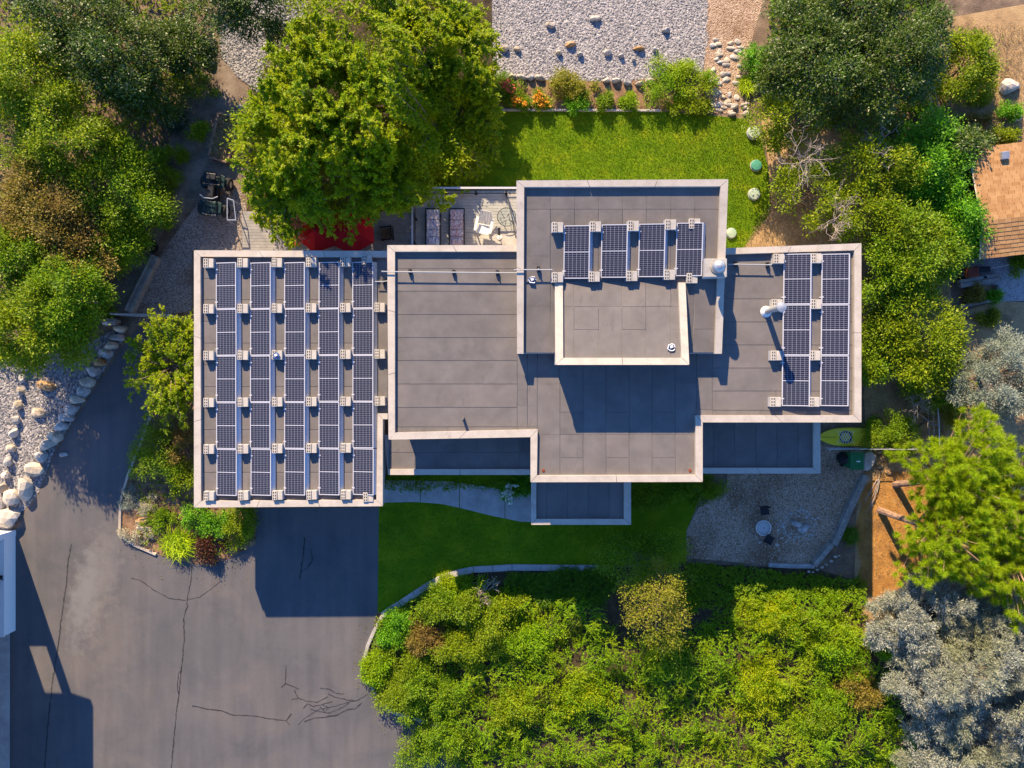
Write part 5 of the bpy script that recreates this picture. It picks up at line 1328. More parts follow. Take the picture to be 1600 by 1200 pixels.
for k, (px, py) in enumerate(BR):
    rock(px, py, 9 if k % 2 else 7, 4.5, ['rock','rock_w','rock_g'][k % 3], 180+k, 'stone in the border row behind the flower bed, %s from the big tree' % ORD[k+1], 'stone', 'border stones of the flower bed', h=.22, name='stone')
k = 0
sp = tag(bpy.data.objects.new('stepping_stones', None), 'irregular flat stones paving the path beside the gravel', None, None, 'structure'); COL.objects.link(sp)
rq = random.Random(9)
for _ in range(44):
    py = rq.uniform(62, 178); t = (py-62)/118; px = rq.uniform(1112, 1165-18*t if py < 130 else 1160)
    o = rock(px, py, rq.uniform(4,9), rq.uniform(3,6), rq.choice(['rock_w','rock_w','rock','rock_g']), 200+_, None, name='paving_stone', h=.07); o.parent = sp
for _ in range(10):
    o = rock(rq.uniform(1140,1172), rq.uniform(160,180), rq.uniform(3,6), rq.uniform(3,5), 'rock_w', 260+_, None, name='paving_stone', h=.15); o.parent = sp

pebbles('gravel', GL, 9000, .055, 'peb_l', 1, .012, 'loose blue grey gravel on the terrace')
pebbles('gravel', [(340,-40),(480,-40),(480,120),(420,160),(372,120),(345,90)], 3500, .055, 'peb_l', 2, .012, 'loose dark gravel beside the big tree')
pebbles('gravel', GB, 9000, .05, 'peb_b', 3, .012, 'loose pale gravel above the flower bed')
pebbles('gravel', GP, 9000, .026, 'peb_p', 4, .016, 'loose pea gravel of the patio')
pebbles('gravel', [(310,318),(350,296),(395,300),(380,392),(300,392),(300,520),(205,508),(212,470),(250,400),(285,350)], 5000, .022, 'peb_p', 5, .008, 'loose gravel of the track')

# lawn blades
rng = np.random.default_rng(5)
def lawn_blades(name, poly, n, seed, label):
    rng = np.random.default_rng(seed); C = scatter(rng, poly, n, .004)
    A = nrm(np.stack([rng.normal(size=n)*.7+.3, rng.normal(size=n)*.5, rng.uniform(.3, 1, n)], 1)); Nn = rdir(rng, n)
    return tag(leaf_obj(name, C, A, Nn, .06*rng.uniform(.5, 1.3, n), .022, LF['lawnb']), label, None, None, 'stuff')
lawn_blades('grass', LAWN, 100000, 6, 'short sunlit grass of the back lawn')
lawn_blades('grass', FL, 45000, 7, 'short shaded grass of the front lawn')
def dry_blades(poly, n, seed, L=.22):
    rng = np.random.default_rng(seed); C = scatter(rng, poly, n, 0)
    return tag(link('dry_grass', blade_mesh(rng, C, n, L, .014, (.4, 1.2)), LF['dryb']), 'bleached dry grass on the open ground', None, None, 'stuff')
dry_blades([(1470,40),(1620,40),(1620,250),(1500,240),(1450,150)], 5000, 8)
dry_blades([(1345,600),(1480,600),(1480,700),(1345,740)], 2600, 9)
dry_blades([(1345,900),(1360,740),(1450,720),(1460,900)], 1400, 10, .12)
dry_blades([(1210,300),(1330,300),(1330,385),(1160,388)], 2200, 11)
# forest-floor litter under the left trees
def litter(poly, n, seed, leafm, label):
    rng = np.random.default_rng(seed); C = scatter(rng, poly, n, .02)
    return tag(leaf_obj('leaf_litter', C, nrm(rng.normal(size=(n, 3))*np.array([1,1,.2])), np.array([0,0,1.])+rng.normal(size=(n, 3))*.35, .065*rng.uniform(.5,1.2,n), .04, LF[leafm]), label, None, None, 'stuff')
litter([(130,430),(250,400),(205,500),(170,490)], 700, 12, 'dryb', 'dry fallen leaves beside the timber stack')
litter([(1322,790),(1390,740),(1460,760),(1460,930),(1300,930)], 1500, 14, 'needle', 'orange pine needle litter and cones below the pines')
litter([(1350,690),(1430,690),(1440,750),(1352,748)], 900, 13, 'dryb', 'dry fallen leaves round the green bin')

litter([(190,700),(230,640),(230,870),(320,900),(400,860),(410,905),(330,930),(230,900),(170,850)], 110, 15, 'golden', 'dry leaves blown along the planter edge on the driveway')
litter([(560,960),(590,960),(566,1030),(585,1095),(640,1130),(600,1150),(545,1060)], 90, 16, 'golden', 'dry leaves along the hedge edging on the driveway')
# ------------------------------------------------------------------ vegetation
# the big tree behind the garage
def big_tree():
    rng = np.random.default_rng(21)
    bx, by = W(545, 205); t = root('shade_tree', 'large bright lime green tree overhanging the patio parasols', 'tree', (bx, by, 0))
    tips = []
    outline = [(365,250),(372,200),(400,150),(440,95),(455,40),(520,-10),(640,-30),(740,10),(775,80),(765,130),(782,190),(768,260),(735,290),(690,320),(645,320),(590,330),(560,325),(530,335),(500,328),(480,345),(455,375),(425,365),(395,330),(380,290)]
    pts = np.zeros((0, 2))
    while len(pts) < 330:
        q = rng.uniform([360,-40],[790,392],(400,2)); pts = np.concatenate([pts, q[inpoly(q, outline)]])
    pts = pts[:330]
    for a, b in zip(outline, outline[1:]+outline[:1]):
        k_ = max(2, int(math.dist(a, b)/16)); pts = np.concatenate([pts, np.array([[a[0]+(b[0]-a[0])*i/k_+rng.normal()*4, a[1]+(b[1]-a[1])*i/k_+rng.normal()*4] for i in range(k_)])])
    pts = np.concatenate([pts, rng.uniform([410,70],[620,260],(150,2)), rng.uniform([620,0],[765,250],(120,2))])
    pts = np.concatenate([pts, [[521,345],[545,372],[540,350],[518,362],[462,378],[448,383],[578,345],[430,372],[415,350],[510,330]]])
    for px, py in pts:
        dx, dy = (px-550)/215, (py-170)/210; q = min(1.0, math.hypot(dx, dy)); z = 2.2+3.6*math.sqrt(max(0, 1-q*q)) + rng.normal()*.4
        z = min(z, max(.5, (325-py)/60-.8) if px > 675 else (2.5 if px > 660 else (3.4 if px > 620 else 9)))
        z = max(.7 if py < 300 else 2.7, z)
        if 440 < px < 660: z = min(z, 2.55+(415-py)/60) 
        x, y = W(px, py, z); tips.append((x, y, z))
    tips = np.array(tips)
    # each tip hangs on a limb from the nearest of several leaders
    leaders = [np.array([bx+1.3*math.cos(a), by+1.3*math.sin(a), 2.6+.5*(k % 2)]) for k, a in enumerate(np.linspace(0, 2*PI, 7)[:-1])]
    for q in ((640,60,2.2),(690,120,1.6),(680,200,1.4),(720,60,1.6),(740,160,.9),(600,280,2.2),(450,300,2.6),(420,200,2.2)): leaders.append(np.array(W3(*q)))
    P, A, Nn, limbs = [], [], [], []
    for tp in tips:
        ld = min(leaders, key=lambda l: np.linalg.norm(l[:2]-tp[:2]))
        p, a, n_, l = sprays(rng, [ld], [tp], droop=.16, ntw=30, nlf=20, twl=.55, t0=.12, flat=.55)
        P.append(p); A.append(a); Nn.append(n_); limbs += l
    for (qx, qy, qr, qz) in ((520,170,120,2.9),(480,270,80,2.3),(580,250,90,2.4),(640,110,75,1.5),(705,150,60,.6),(720,235,45,.4),(660,230,60,.9),(430,200,60,2.0),(560,60,110,2.6)):
        cx, cy = W(qx, qy, qz); p, a, n_, _b = boughs(rng, (cx, cy, qz), (PX(qr, qz), PX(qr, qz), .8), 26, 11, 18, .17, low=-.2)
        P.append(p); A.append(a); Nn.append(n_)
    P, A, Nn = np.concatenate(P), np.concatenate(A), np.concatenate(Nn); k_ = P[:, 2] > .05; P, A, Nn = P[k_], A[k_], Nn[k_]; n = len(P)
    mb = MB(); mb.tube([(bx, by, -.05), (bx+.03, by, 1.0), (bx, by+.05, 2.0)], [.30, .24, .2], 10)
    for l in leaders: mb.tube([(bx, by+.05, 1.9), tuple((np.array([bx, by, 2.2])+l)/2+np.array([0,0,.1])), tuple(l)], [.16, .13, .09], 6)
    for l in limbs: mb.tube([tuple(p) for p in l], [.028*(1-.8*i/6) for i in range(7)], 4, caps=False)
    obj('trunk', mb, M['bark'], t)
    leaf_obj('crown', P, A, Nn, .125*rng.uniform(.6,1.25,n), .075*rng.uniform(.7,1.2,n), LF['lime'], t)
    # a few reddening sprays hanging over the patio
    q = np.array([W3(463,350,3.2), W3(485,340,3.3), W3(470,372,3.0)]); C = np.repeat(q, 40, 0)+rng.normal(size=(120,3))*.13
    leaf_obj('reddened_leaves', C, rdir(rng,120), np.array([0,.3,1.])+rng.normal(size=(120,3))*.5, .14, .08, LF['redfl'], t)
big_tree()

# left wood
T = [
 ('leafy_tree','olive leaved tree in the far upper corner of the wood','tree',45,130,75,85,4.6,1.0,'olive',300,dict(nb=46,ncl=14,nl=18)),
 ('leafy_tree','deep green tree at the top edge of the wood','tree',185,95,75,70,4.2,.8,'dark',301,dict(nb=42,ncl=14,nl=18)),
 ('leafy_tree','green tree with yellowing tips in the middle of the wood','tree',110,215,75,70,4.4,.8,'olive',302,dict(nb=42,ncl=14,nl=18)),
 ('leafy_tree','golden brown tree above the pale green trees of the wood','tree',85,320,85,60,3.8,.8,'golden',303,dict(nb=46,ncl=14,nl=18)),
 ('leafy_tree','dark tree between the golden tree and the gravel track','tree',195,300,60,75,3.2,.5,'green',304,dict(nb=40,ncl=14,nl=16)),
 ('leafy_tree','green tree at the wood edge just above the barrel','tree',180,375,46,44,2.8,.4,'green',305,dict(nb=34,ncl=13,nl=16)),
 ('leafy_tree','yellow green tree overhanging the gravel terrace','tree',55,515,80,70,4.2,1.0,'olive',306,dict(nb=50,ncl=14,nl=18)),
 ('leafy_tree','light green tree just above the driveway rock wall','tree',115,470,65,60,4.4,1.0,'green',307,dict(nb=44,ncl=14,nl=18)),
 ('leafy_tree','tall mottled green tree at the left frame edge','tree',20,410,70,60,4.0,.9,'green',308,dict(nb=40,ncl=14,nl=18)),
 ('leafy_tree','mixed green and gold tree below the golden brown one','tree',125,400,55,45,3.8,.9,'golden',309,dict(nb=34,ncl=13,nl=16)),
 ('leafy_tree','dark green young tree beside the raised bed','tree',232,150,45,42,2.6,.3,'dark',310,dict(nb=32,ncl=13,nl=16)),
 ('leafy_tree','dark evergreen at the top near the white boulder','tree',285,80,50,45,2.6,.3,'dark',311,dict(nb=30,ncl=13,nl=16)),
 ('leafy_tree','dark tree above the gravel bank beside the big tree','tree',385,10,70,52,4.6,.8,'dark',313,dict(nb=40,ncl=12,nl=16)),
 ('leafy_tree','shaded green tree outside the upper frame edge','tree',120,10,90,60,4.5,.8,'dark',312,dict(nb=36,ncl=12,nl=16)),
]
for (nm, lab, cat, px, py, rx, ry, zt, zb, lf, sd, kw) in T: kw['nb'] = int(kw['nb']*1.3); tree(nm, lab, cat, px, py, rx*1.02, ry*1.02, zt, zb, lf, sd, size=(.12,.08), clr=.17, group='trees of the wood beside the track', **kw)
tuft('iris_clump', 'clump of blue green sword leaves beside the gravel track', 'plant', 277, 190, 34, .7, 'iris', 320, n=700, w=.03)
shrub('shrub', 'bright green bush at the edge of the sword leaf clump', 'shrub', 312, 203, 15, 20, .7, 'green', 321, nb=10)
shrub('shrub', 'low shaded shrub with brown twigs above the quad bike', 'shrub', 262, 245, 26, 22, .8, 'green', 322, nb=14)
shrub('shrub', 'pale dotted shrub beside the quad bike', 'shrub', 252, 282, 28, 22, .9, 'olive', 323, nb=14)
shrub('shrub', 'dark green shrub beside the gravel track below the quad bike', 'shrub', 245, 330, 26, 30, 1.0, 'green', 324, nb=16)
shrub('shrub', 'olive shrub on the upper gravel track', 'shrub', 305, 130, 30, 26, .8, 'olive', 325, nb=14)
shrub('shrub', 'small green shrub next to the metal gate', 'shrub', 150, 480, 26, 28, 1.2, 'green', 326, nb=16)

UG = 'low green undergrowth beneath the trees of the wood'
blanket('undergrowth', [(-60,-40),(340,-40),(315,110),(250,170),(255,230),(262,240),(250,320),(205,380),(165,415),(165,480),(100,560),(-60,570)], .6, 'olive', 327, 5200, nl=11, spl=.34, size=(.10,.06), kind='stuff', label=UG)
blanket('planter_cover', [(245,640),(330,640),(330,795),(398,795),(396,845),(330,875),(255,862),(215,845),(215,760)], .3, 'olive', 328, 900, nl=10, spl=.22, size=(.07,.04), kind='stuff', label='low mixed ground cover filling the planter')
# planter beside the garage
tree('ornamental_tree', 'tree with layered green sprays spreading over the driveway by the garage', 'tree', 268, 572, 74, 102, 2.7, .5, 'lime', 330, mode='sprays', nb=130, ncl=24, nl=13, size=(.12,.06), droop=.12, twl=.42, low=-.1)
shrub('shrub', 'rounded mid green shrub overhanging the driveway shadow', 'shrub', 240, 715, 42, 48, 1.3, 'green', 331, nb=26, ncl=14)
shrub('shrub', 'reddish mixed shrub squeezed against the garage wall', 'shrub', 282, 700, 30, 40, 1.1, 'golden', 332, nb=14)
shrub('shrub', 'grey green shrub at the garage corner', 'shrub', 290, 755, 28, 32, .8, 'olive', 333, nb=12)
shrub('ground_cover', 'silvery blue ground cover on the planter edge', 'plant', 207, 775, 18, 26, .35, 'blue', 334, nb=12, clr=.06, size=(.05,.03))
shrub('ground_cover', 'cream coloured ground cover mound at the planter tip', 'plant', 212, 834, 24, 17, .3, 'cream', 335, nb=18, clr=.05, size=(.04,.03))
shrub('ground_cover', 'pale mixed ground cover above the brown stone', 'plant', 230, 790, 22, 16, .3, 'cream', 336, nb=12, clr=.05, size=(.04,.03))
tuft('grass_clump', 'large lime yellow fountain grass clump in the planter', 'ornamental grass', 281, 848, 38, .85, 'blade', 337, n=750, w=.03)
shrub('shrub', 'burgundy leaved bush in the planter beside the fountain grass', 'shrub', 326, 856, 22, 24, .7, 'burg', 338, nb=16)
shrub('shrub', 'bright green leafy bush under the garage corner', 'shrub', 318, 812, 40, 22, .7, 'bright', 339, nb=20)
shrub('shrub', 'grey green speckled bush at the end of the planter', 'shrub', 375, 818, 26, 34, .8, 'olive', 340, nb=18)
shrub('shrub', 'small green bush between the stone and fountain grass', 'shrub', 255, 815, 18, 20, .5, 'green', 341, nb=10)

# back flower bed
shrub('flowering_shrub', 'green shrub topped with coral red flowers beside the big tree', 'flowering shrub', 795, 140, 24, 24, .6, 'green', 350, nb=16, flower='redfl', nf=26, fs=.08)
shrub('flowering_plant', 'orange lily clump next to the coral flowered shrub', 'flowers', 815, 158, 16, 13, .5, 'green', 351, nb=10, flower='orange', nf=26, fs=.09)
shrub('flowering_plant', 'orange lily clump beside the yellow leaved bush', 'flowers', 848, 155, 20, 16, .5, 'olive', 352, nb=10, flower='orange', nf=30, fs=.09)
shrub('shrub', 'yellow leaved mound in the back flower bed', 'shrub', 898, 138, 36, 22, .7, 'yellow', 353, nb=22, ncl=14)
shrub('shrub', 'vivid green bush in front of the yellow mound', 'shrub', 905, 160, 20, 18, .7, 'bright', 354, nb=14)
shrub('shrub', 'small dull green bush in the middle of the flower bed', 'shrub', 946, 156, 16, 14, .5, 'green', 355, nb=10)
shrub('shrub', 'small yellow green bush near the lawn kerb', 'shrub', 985, 160, 17, 13, .5, 'juniper', 356, nb=10)
shrub('shrub', 'broad spreading shrub at the end of the flower bed', 'shrub', 1056, 130, 48, 36, .7, 'juniper', 357, nb=34, ncl=14)
shrub('shrub', 'low spilling shrub over the lawn edge', 'shrub', 1075, 168, 32, 12, .4, 'olive', 358, nb=16)
tuft('grass_clump', 'yellow grass clump beside the stone path', 'ornamental grass', 1166, 135, 24, .6, 'blade', 359, n=450, w=.025)
shrub('shrub', 'bright green bush above the yellow grass clump', 'shrub', 1190, 92, 26, 30, .9, 'bright', 360, nb=18)

# trees on the right
TR = [
 ('leafy_tree','big glossy dark tree beside the stone path','tree',1275,105,80,70,4.0,.8,'dark',370,dict(nb=56,ncl=15,nl=18)),
 ('leafy_tree','second glossy dark tree near the fence rail','tree',1385,110,75,75,4.2,.8,'dark',371,dict(nb=52,ncl=15,nl=18)),
 ('leafy_tree','dark tree beyond the upper frame edge','tree',1320,10,110,60,4.0,.8,'dark',372,dict(nb=44,ncl=13,nl=16)),
 ('leafy_tree','yellow green bushy tree on the dry slope','tree',1505,105,40,42,2.0,.2,'olive',373,dict(nb=30,ncl=12,nl=16)),
 ('fruit_tree','thin fruit tree with bare twigs beside the lawn lids','tree',1225,190,48,48,2.6,.7,'olive',374,dict(nb=30,ncl=11,nl=13)),
 ('fruit_tree','sparse yellowing fruit tree above the right wing','tree',1270,300,60,48,2.8,.8,'olive',375,dict(nb=32,ncl=11,nl=13)),
 ('fruit_tree','yellow green fruit tree between two bare crowns','tree',1365,265,55,45,2.9,.8,'olive',376,dict(nb=34,ncl=12,nl=14)),
 ('fruit_tree','fruit tree close behind the right wing corner','tree',1345,325,55,38,2.8,.8,'olive',377,dict(nb=30,ncl=11,nl=13)),
 ('vine_thicket','vivid green vine thicket beside the garden shed','vine thicket',1445,255,50,75,2.6,.2,'bright',378,dict(nb=52,ncl=13,nl=15)),
 ('leafy_tree','grey green small tree against the shed gable','tree',1490,235,38,32,2.6,.6,'dark',379,dict(nb=24,ncl=12,nl=15)),
 ('leafy_tree','bright green tree between the right wing and shed','tree',1425,385,75,55,3.0,.5,'green',380,dict(nb=56,ncl=14,nl=16)),
 ('leafy_tree','vivid green tree below the shed corner','tree',1490,350,40,60,2.6,.3,'bright',381,dict(nb=36,ncl=13,nl=15)),
 ('leafy_tree','pale mottled tree beside the right wing parapet','tree',1385,430,45,50,2.8,.4,'green',382,dict(nb=36,ncl=13,nl=15)),
 ('leafy_tree','olive brown tree between the wing and vegetable bed','tree',1440,520,62,65,2.6,.4,'olive',383,dict(nb=52,ncl=14,nl=16)),
 ('leafy_tree','green shrub tree against the right wing','tree',1368,540,38,62,1.7,.2,'green',384,dict(nb=34,ncl=13,nl=15)),
 ('leafy_tree','dark leafy tree above the blue spruce fence','tree',1460,600,50,32,1.5,.1,'green',385,dict(nb=30,ncl=12,nl=14)),
]
for (nm, lab, cat, px, py, rx, ry, zt, zb, lf, sd, kw) in TR: kw['nb'] = int(kw['nb']*(1.0 if nm == 'fruit_tree' else 1.35)); tree(nm, lab, cat, px, py, rx*1.05, ry*1.05, zt, zb, lf, sd, size=(.12,.08), clr=.15, **kw)
shrub('shrub', 'leafy shrub growing over the kayak bow', 'shrub', 1390, 672, 48, 28, 1.1, 'green', 386, nb=28)
shrub('shrub', 'green weed clump beside the wire fence below the kayak', 'shrub', 1405, 705, 26, 12, .6, 'green', 387, nb=12)
shrub('shrub', 'bright yellow shrub between the fence and blue spruce', 'shrub', 1490, 645, 24, 22, .9, 'yellow', 388, nb=16)
shrub('shrub', 'green bush by the shed path', 'shrub', 1598, 410, 16, 22, .8, 'green', 389, nb=12)
shrub('shrub', 'dry leafed plant in the vegetable bed', 'shrub', 1522, 462, 16, 12, .5, 'golden', 390, nb=12)
shrub('shrub', 'light green plant at the vegetable bed corner', 'shrub', 1556, 463, 10, 9, .4, 'bright', 391, nb=8)
shrub('shrub', 'yellow green plants below the brown plank', 'shrub', 1548, 495, 22, 12, .5, 'yellow', 392, nb=12)
shrub('shrub', 'green weed bush above the shed ridge', 'shrub', 1577, 172, 16, 18, .6, 'bright', 393, nb=12)
shrub('shrub', 'grassy bush along the back of the shed', 'shrub', 1575, 212, 34, 14, .6, 'olive', 394, nb=16)
shrub('shrub', 'olive weeds between the fence rail and shed', 'shrub', 1520, 200, 30, 20, .6, 'golden', 395, nb=16)
shrub('shrub', 'small yellow green bush on the dry slope', 'shrub', 1535, 145, 20, 26, .7, 'olive', 396, nb=14)
shrub('shrub', 'orange dry bush beside the right wing', 'shrub', 1368, 448, 20, 26, .7, 'golden', 397, nb=12)
tuft('grass_clump', 'square clump of green grass above the patio corner', 'ornamental grass', 1327, 836, 20, .5, 'grass', 398, n=520, w=.026, ry=24)

blanket('undergrowth', [(1200,-40),(1450,-40),(1470,150),(1495,230),(1505,300),(1495,420),(1440,400),(1400,300),(1330,220),(1240,180),(1195,150)], .6, 'green', 399, 4200, nl=11, spl=.34, size=(.10,.06), kind='stuff', label='low green undergrowth beneath the trees on the right wing side')
# bare twiggy crowns
def bare(px, py, r_px, z0, z1, seed, label, n=10):
    rng = np.random.default_rng(seed); x, y = W(px, py, z0); mb = MB()
    def grow(p, d, L, r, lev):
        q = p; pts = [tuple(p)]
        for _ in range(3):
            d = nrm((d+rng.normal(size=3)*np.array([.5,.5,.22]))[None])[0]; q = q+d*L/3; pts.append(tuple(q))
        mb.tube(pts, [r, r*.85, r*.7, r*.5], 4, caps=False)
        if lev > 0:
            for _ in range(4): grow(np.array(pts[rng.integers(1, 4)]), nrm((d+rng.normal(size=3)*np.array([.8,.8,.35]))[None])[0], L*.62, r*.55, lev-1)
    for k in range(n):
        a = 2*PI*k/n+rng.normal()*.3; grow(np.array([x, y, z0]), np.array([math.cos(a), math.sin(a), rng.uniform(.1,.7)]), PX(r_px)*.75*rng.uniform(.7,1.2), .026, 2)
    mb.tube([(x, y, -.03), (x, y, z0+.1)], [.07, .05], 6)
    return tag(obj('bare_tree', mb, M['twig']), label, 'bare tree')
bare(1250, 255, 46, 2.35, 3.0, 1, 'grey leafless branches among the fruit trees beside the lawn')
bare(1440, 622, 40, .9, 1.5, 2, 'tangle of bare brown branches above the kayak shrubs')
bare(1302, 345, 38, 2.5, 3.0, 3, 'leafless twigs reaching over the right wing parapet', n=8)
bare(1372, 235, 34, 2.4, 3.0, 4, 'pale dead limb between fruit tree and vine thicket', n=5)
bare(760, 925, 26, .5, 1.0, 6, 'bundle of bare twigs at the front lawn edging', n=8)

# conifers on the right
def conifer(name, label, px, py, rx, ry, zt, zb, leaf, seed, nb, ncl, nl, size, clr):
    return tree(name, label, 'tree', px, py, rx, ry, zt, zb, leaf, seed, size=size, nb=nb, ncl=ncl, nl=nl, clr=clr, rb=(.12,.22), core=.55)
conifer('blue_spruce', 'blue green spruce beside the dirt yard', 1568, 588, 72, 78, 3.6, .2, 'blue', 400, 80, 20, 22, (.11,.035), .11)
conifer('silver_shrub', 'silver grey tree nearest the orange needle litter', 1432, 965, 72, 78, 3.4, .2, 'silver', 401, 120, 15, 26, (.115,.032), .075)
conifer('silver_shrub', 'silver grey tree in the middle of the silver group', 1480, 1050, 84, 84, 3.8, .2, 'silver', 402, 115, 15, 26, (.115,.032), .075)
conifer('silver_shrub', 'silver grey tree at the outer edge of the silver group', 1578, 1045, 72, 92, 3.8, .2, 'silver', 403, 105, 15, 26, (.115,.032), .075)
conifer('silver_shrub', 'silver grey tree beyond the lower frame edge', 1520, 1160, 110, 50, 2.8, .2, 'silver', 404, 105, 15, 26, (.115,.032), .075)

conifer('silver_shrub', 'dark shaded silver grey tree under the pine branches', 1525, 960, 66, 55, 3.2, .2, 'silver', 405, 100, 15, 26, (.115,.032), .075)
def pine(base, crown_px, zc, r, h, seed, label, ntuft=330, lean=(0,0)):
    rng = np.random.default_rng(seed); bx, by = W(*base); cx, cy = W(*crown_px, zc)
    t = root('pine_tree', label, 'tree', (bx, by, 0), 'pines over the needle litter')
    d = rdir(rng, ntuft*3); d = d[d[:, 2] > -.35][:ntuft]
    az = np.arctan2(d[:, 1], d[:, 0]); ph = rng.uniform(0, 6.28, 3); lob = 1 + .2*np.sin(3*az+ph[0]) + .18*np.sin(5*az+ph[1]) + .1*np.sin(9*az+ph[2])
    C = np.array([cx, cy, zc]) + d*np.array([r, r, h/2])*lob[:, None]*rng.uniform(.3, 1.0, (len(d), 1))**.7
    nn = 120; m = len(C)*nn
    dd = rdir(rng, m); O = np.repeat(nrm(d*np.array([1,1,.6])+np.array([0,0,.45])), nn, 0)
    A = nrm(dd*.85 + O*.75); P = np.repeat(C, nn, 0) + O*rng.uniform(-.10, .12, (m, 1)) 
    leaf_obj('crown', P, A, nrm(rng.normal(size=(m,3))*.6+np.array([0,.2,.8])), .24*rng.uniform(.7,1.2,m), .015, LF['pine'], t, fold=.03)
    mb = MB(); top = np.array([cx, cy, zc+h*.3]); b = np.array([bx, by, -.05])
    tr = [b, b*.55+top*.45+np.array([.05,0,0]), top]; mb.tube([tuple(p) for p in tr], [.17, .12, .06], 9)
    for c in C[:110]:
        s = np.clip((c[2]-.8)/(top[2])*.85, .15, .95); a = b*(1-s)+top*s; mb.tube([tuple(a), tuple((a+c)/2+np.array([0,0,.1])), tuple(c)], [.045, .03, .012], 4, caps=False)
    obj('trunk', mb, M['bark_p'], t)
pine((1398,757), (1505,742), 3.3, 2.4, 2.6, 410, 'long needled pine with trunk base just below the kayak shrubs', 700)
pine((1374,797), (1492,842), 3.3, 2.35, 2.5, 411, 'long needled pine with thin trunk crossing the orange litter', 600)
pine((1500,770), (1590,905), 3.3, 1.7, 2.4, 413, 'smaller long needled pine crown above the silver trees', 280)
pine((1545,770), (1590,800), 3.4, 2.3, 2.6, 412, 'long needled pine reaching past the right frame edge', 420)

# hedge bed along the bottom
JUN = [(745,900),(800,925),(930,940),(960,1000),(1060,990),(1120,950),(1150,928),(1340,928),(1345,1000),(1375,1060),(1420,1140),(1420,1230),(700,1230),(690,1120),(740,1000)]
blanket('juniper_ground_cover', JUN, 1.0, 'juniper', 420, 10200, nl=27, spl=.55, size=(.075,.03), hmin=.1, wave=1.9, kind='stuff', label='yellow green juniper carpet below the front lawn')
blanket('grassy_bank', [(790,890),(935,893),(960,905),(950,945),(830,940),(790,930)], .35, 'grass', 421, 1500, nl=9, spl=.4, size=(.16,.03), kind='stuff', label='long green grass below the lawn edging')
blanket('ivy_ground_cover', [(1070,880),(1200,888),(1260,900),(1345,905),(1345,935),(1140,935),(1080,960),(1050,930)], .4, 'green', 422, 2400, nl=10, spl=.22, size=(.085,.05), kind='stuff', label='dark green ground cover below the gravel patio wall')
blanket('bed_weeds', [(600,750),(720,748),(770,752),(800,752),(800,765),(720,760),(660,768),(604,766)], .35, 'green', 423, 420, nl=9, spl=.2, kind='stuff', label='low green planting under the entry roof edge')
tree('yellow_tree', 'small tree with yellow and green leaves in front of the lawn', 'tree', 1022, 945, 62, 62, 2.6, .7, 'yellow', 430, nb=40, ncl=10, nl=13, clr=.14, size=(.085,.06))
tree('leafy_tree', 'dark green shrub tree on the shaded lawn corner', 'tree', 1000, 872, 58, 40, 1.8, .1, 'green', 431, nb=38, ncl=12, nl=15, size=(.09,.06))
blanket('hedge_cover', [(596,965),(650,930),(700,905),(760,900),(790,960),(740,1010),(690,1120),(630,1108),(592,1090),(578,1050)], .55, 'green', 424, 2300, nl=11, spl=.3, size=(.08,.05), kind='stuff', label='leafy ground cover between the hedge shrubs')
HS = [
 ('shrub','yellow green shrub at the lawn end of the hedge',715,918,24,18,.7,'juniper'),('shrub','round green bush below the curved edging',690,945,38,32,1.2,'green'),
 ('shrub','leafy green bush with red tinted tips',735,955,34,34,1.3,'green'),('shrub','bright green bush at the driveway corner',618,985,28,26,.7,'bright'),
 ('shrub','rust and green shrub in the hedge',665,1000,36,26,.8,'golden'),('shrub','lime spiky bush beside the driveway kerb',590,1045,22,26,.7,'juniper'),
 ('shrub','mid green shrub above the lowest driveway bush',650,1045,34,28,.9,'green'),('shrub','dense dark green bush at the driveway bend',630,1090,42,34,1.1,'green'),
 ('shrub','dark shaded shrub in the middle of the hedge',720,1010,34,36,1.1,'olive'),('shrub','brown tipped shrub beside the juniper carpet',765,985,34,40,1.2,'olive'),
 ('shrub','green shrub at the lower frame edge of the hedge',690,1095,40,36,.9,'green'),('shrub','tall olive shrub below the bare twigs',790,950,24,30,.9,'olive'),
 ('shrub','bushy shrub beyond the lower edge by the driveway',680,1165,60,36,.9,'green'),
]
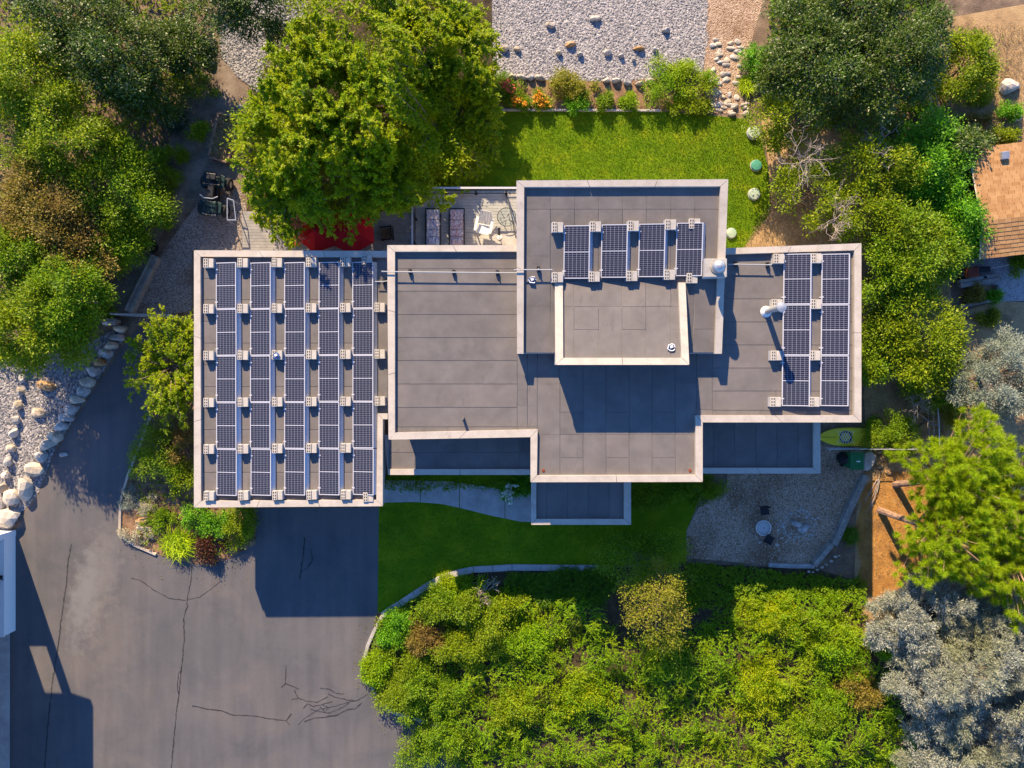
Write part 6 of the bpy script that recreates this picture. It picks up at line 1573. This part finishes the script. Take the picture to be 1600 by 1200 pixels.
for k, (nm, lab, px, py, rx, ry, h, lf) in enumerate(HS): shrub(nm, lab, 'shrub', px, py, rx, ry, h, lf, 440+k, nb=38, ncl=13, nl=15, group='shrubs of the hedge beside the driveway')
JS = [('bright mounded bush in the juniper carpet nearest the bare twigs',835,1000,40,36,1.0,'juniper'),('lime bush in the juniper carpet below the yellow leaved tree',905,1085,46,40,1.0,'lime'),
 ('pale lime bush at the patio end of the juniper carpet',1215,965,48,36,1.0,'lime'),('bright bush between the lime bush and the silver trees',1300,1000,44,44,1.1,'juniper'),
 ('large lime bush low in the juniper carpet',1195,1075,52,44,1.1,'lime'),('green bush in shadow of the yellow leaved tree',1050,1030,40,34,.9,'green'),
 ('rusty tipped bush beside the lowest silver tree',1345,1085,32,36,.9,'golden'),('green bush at the lower frame edge of the juniper carpet',1290,1120,46,36,1.0,'green'),
 ('olive bush at the lower frame edge below the hedge',800,1110,44,36,.9,'olive')]
for k, (lab, px, py, rx, ry, h, lf) in enumerate(JS): shrub('shrub', lab, 'shrub', px, py, rx, ry, h, lf, 480+k, nb=34, ncl=13, nl=14, group='bushes in the juniper carpet')
tuft('grass_clump', 'yellow grass clump at the lawn tip of the hedge', 'ornamental grass', 720, 912, 18, .45, 'blade', 460, n=260)
tuft('grass_clump', 'green grass clump on the driveway side of the hedge', 'ornamental grass', 583, 1030, 20, .5, 'blade', 461, n=260)
shrub('hydrangea', 'hydrangea with pale flower heads beside the porch canopy', 'flowering shrub', 808, 760, 24, 18, .8, 'bright', 462, nb=16, flower='hydr', nf=20, fs=.13)
shrub('shrub', 'dark shrub between the porch canopy and gravel patio', 'shrub', 1020, 775, 50, 22, .8, 'green', 463, nb=22)
shrub('shrub', 'green bush at the end of the gravel patio by the house', 'shrub', 1100, 765, 36, 22, .7, 'green', 464, nb=20)
shrub('shrub', 'yellow green wild bush in the juniper near the silver trees', 'shrub', 1385, 1010, 24, 26, 1.6, 'juniper', 465, nb=16)
print("foliage triangles:", TRI[0])
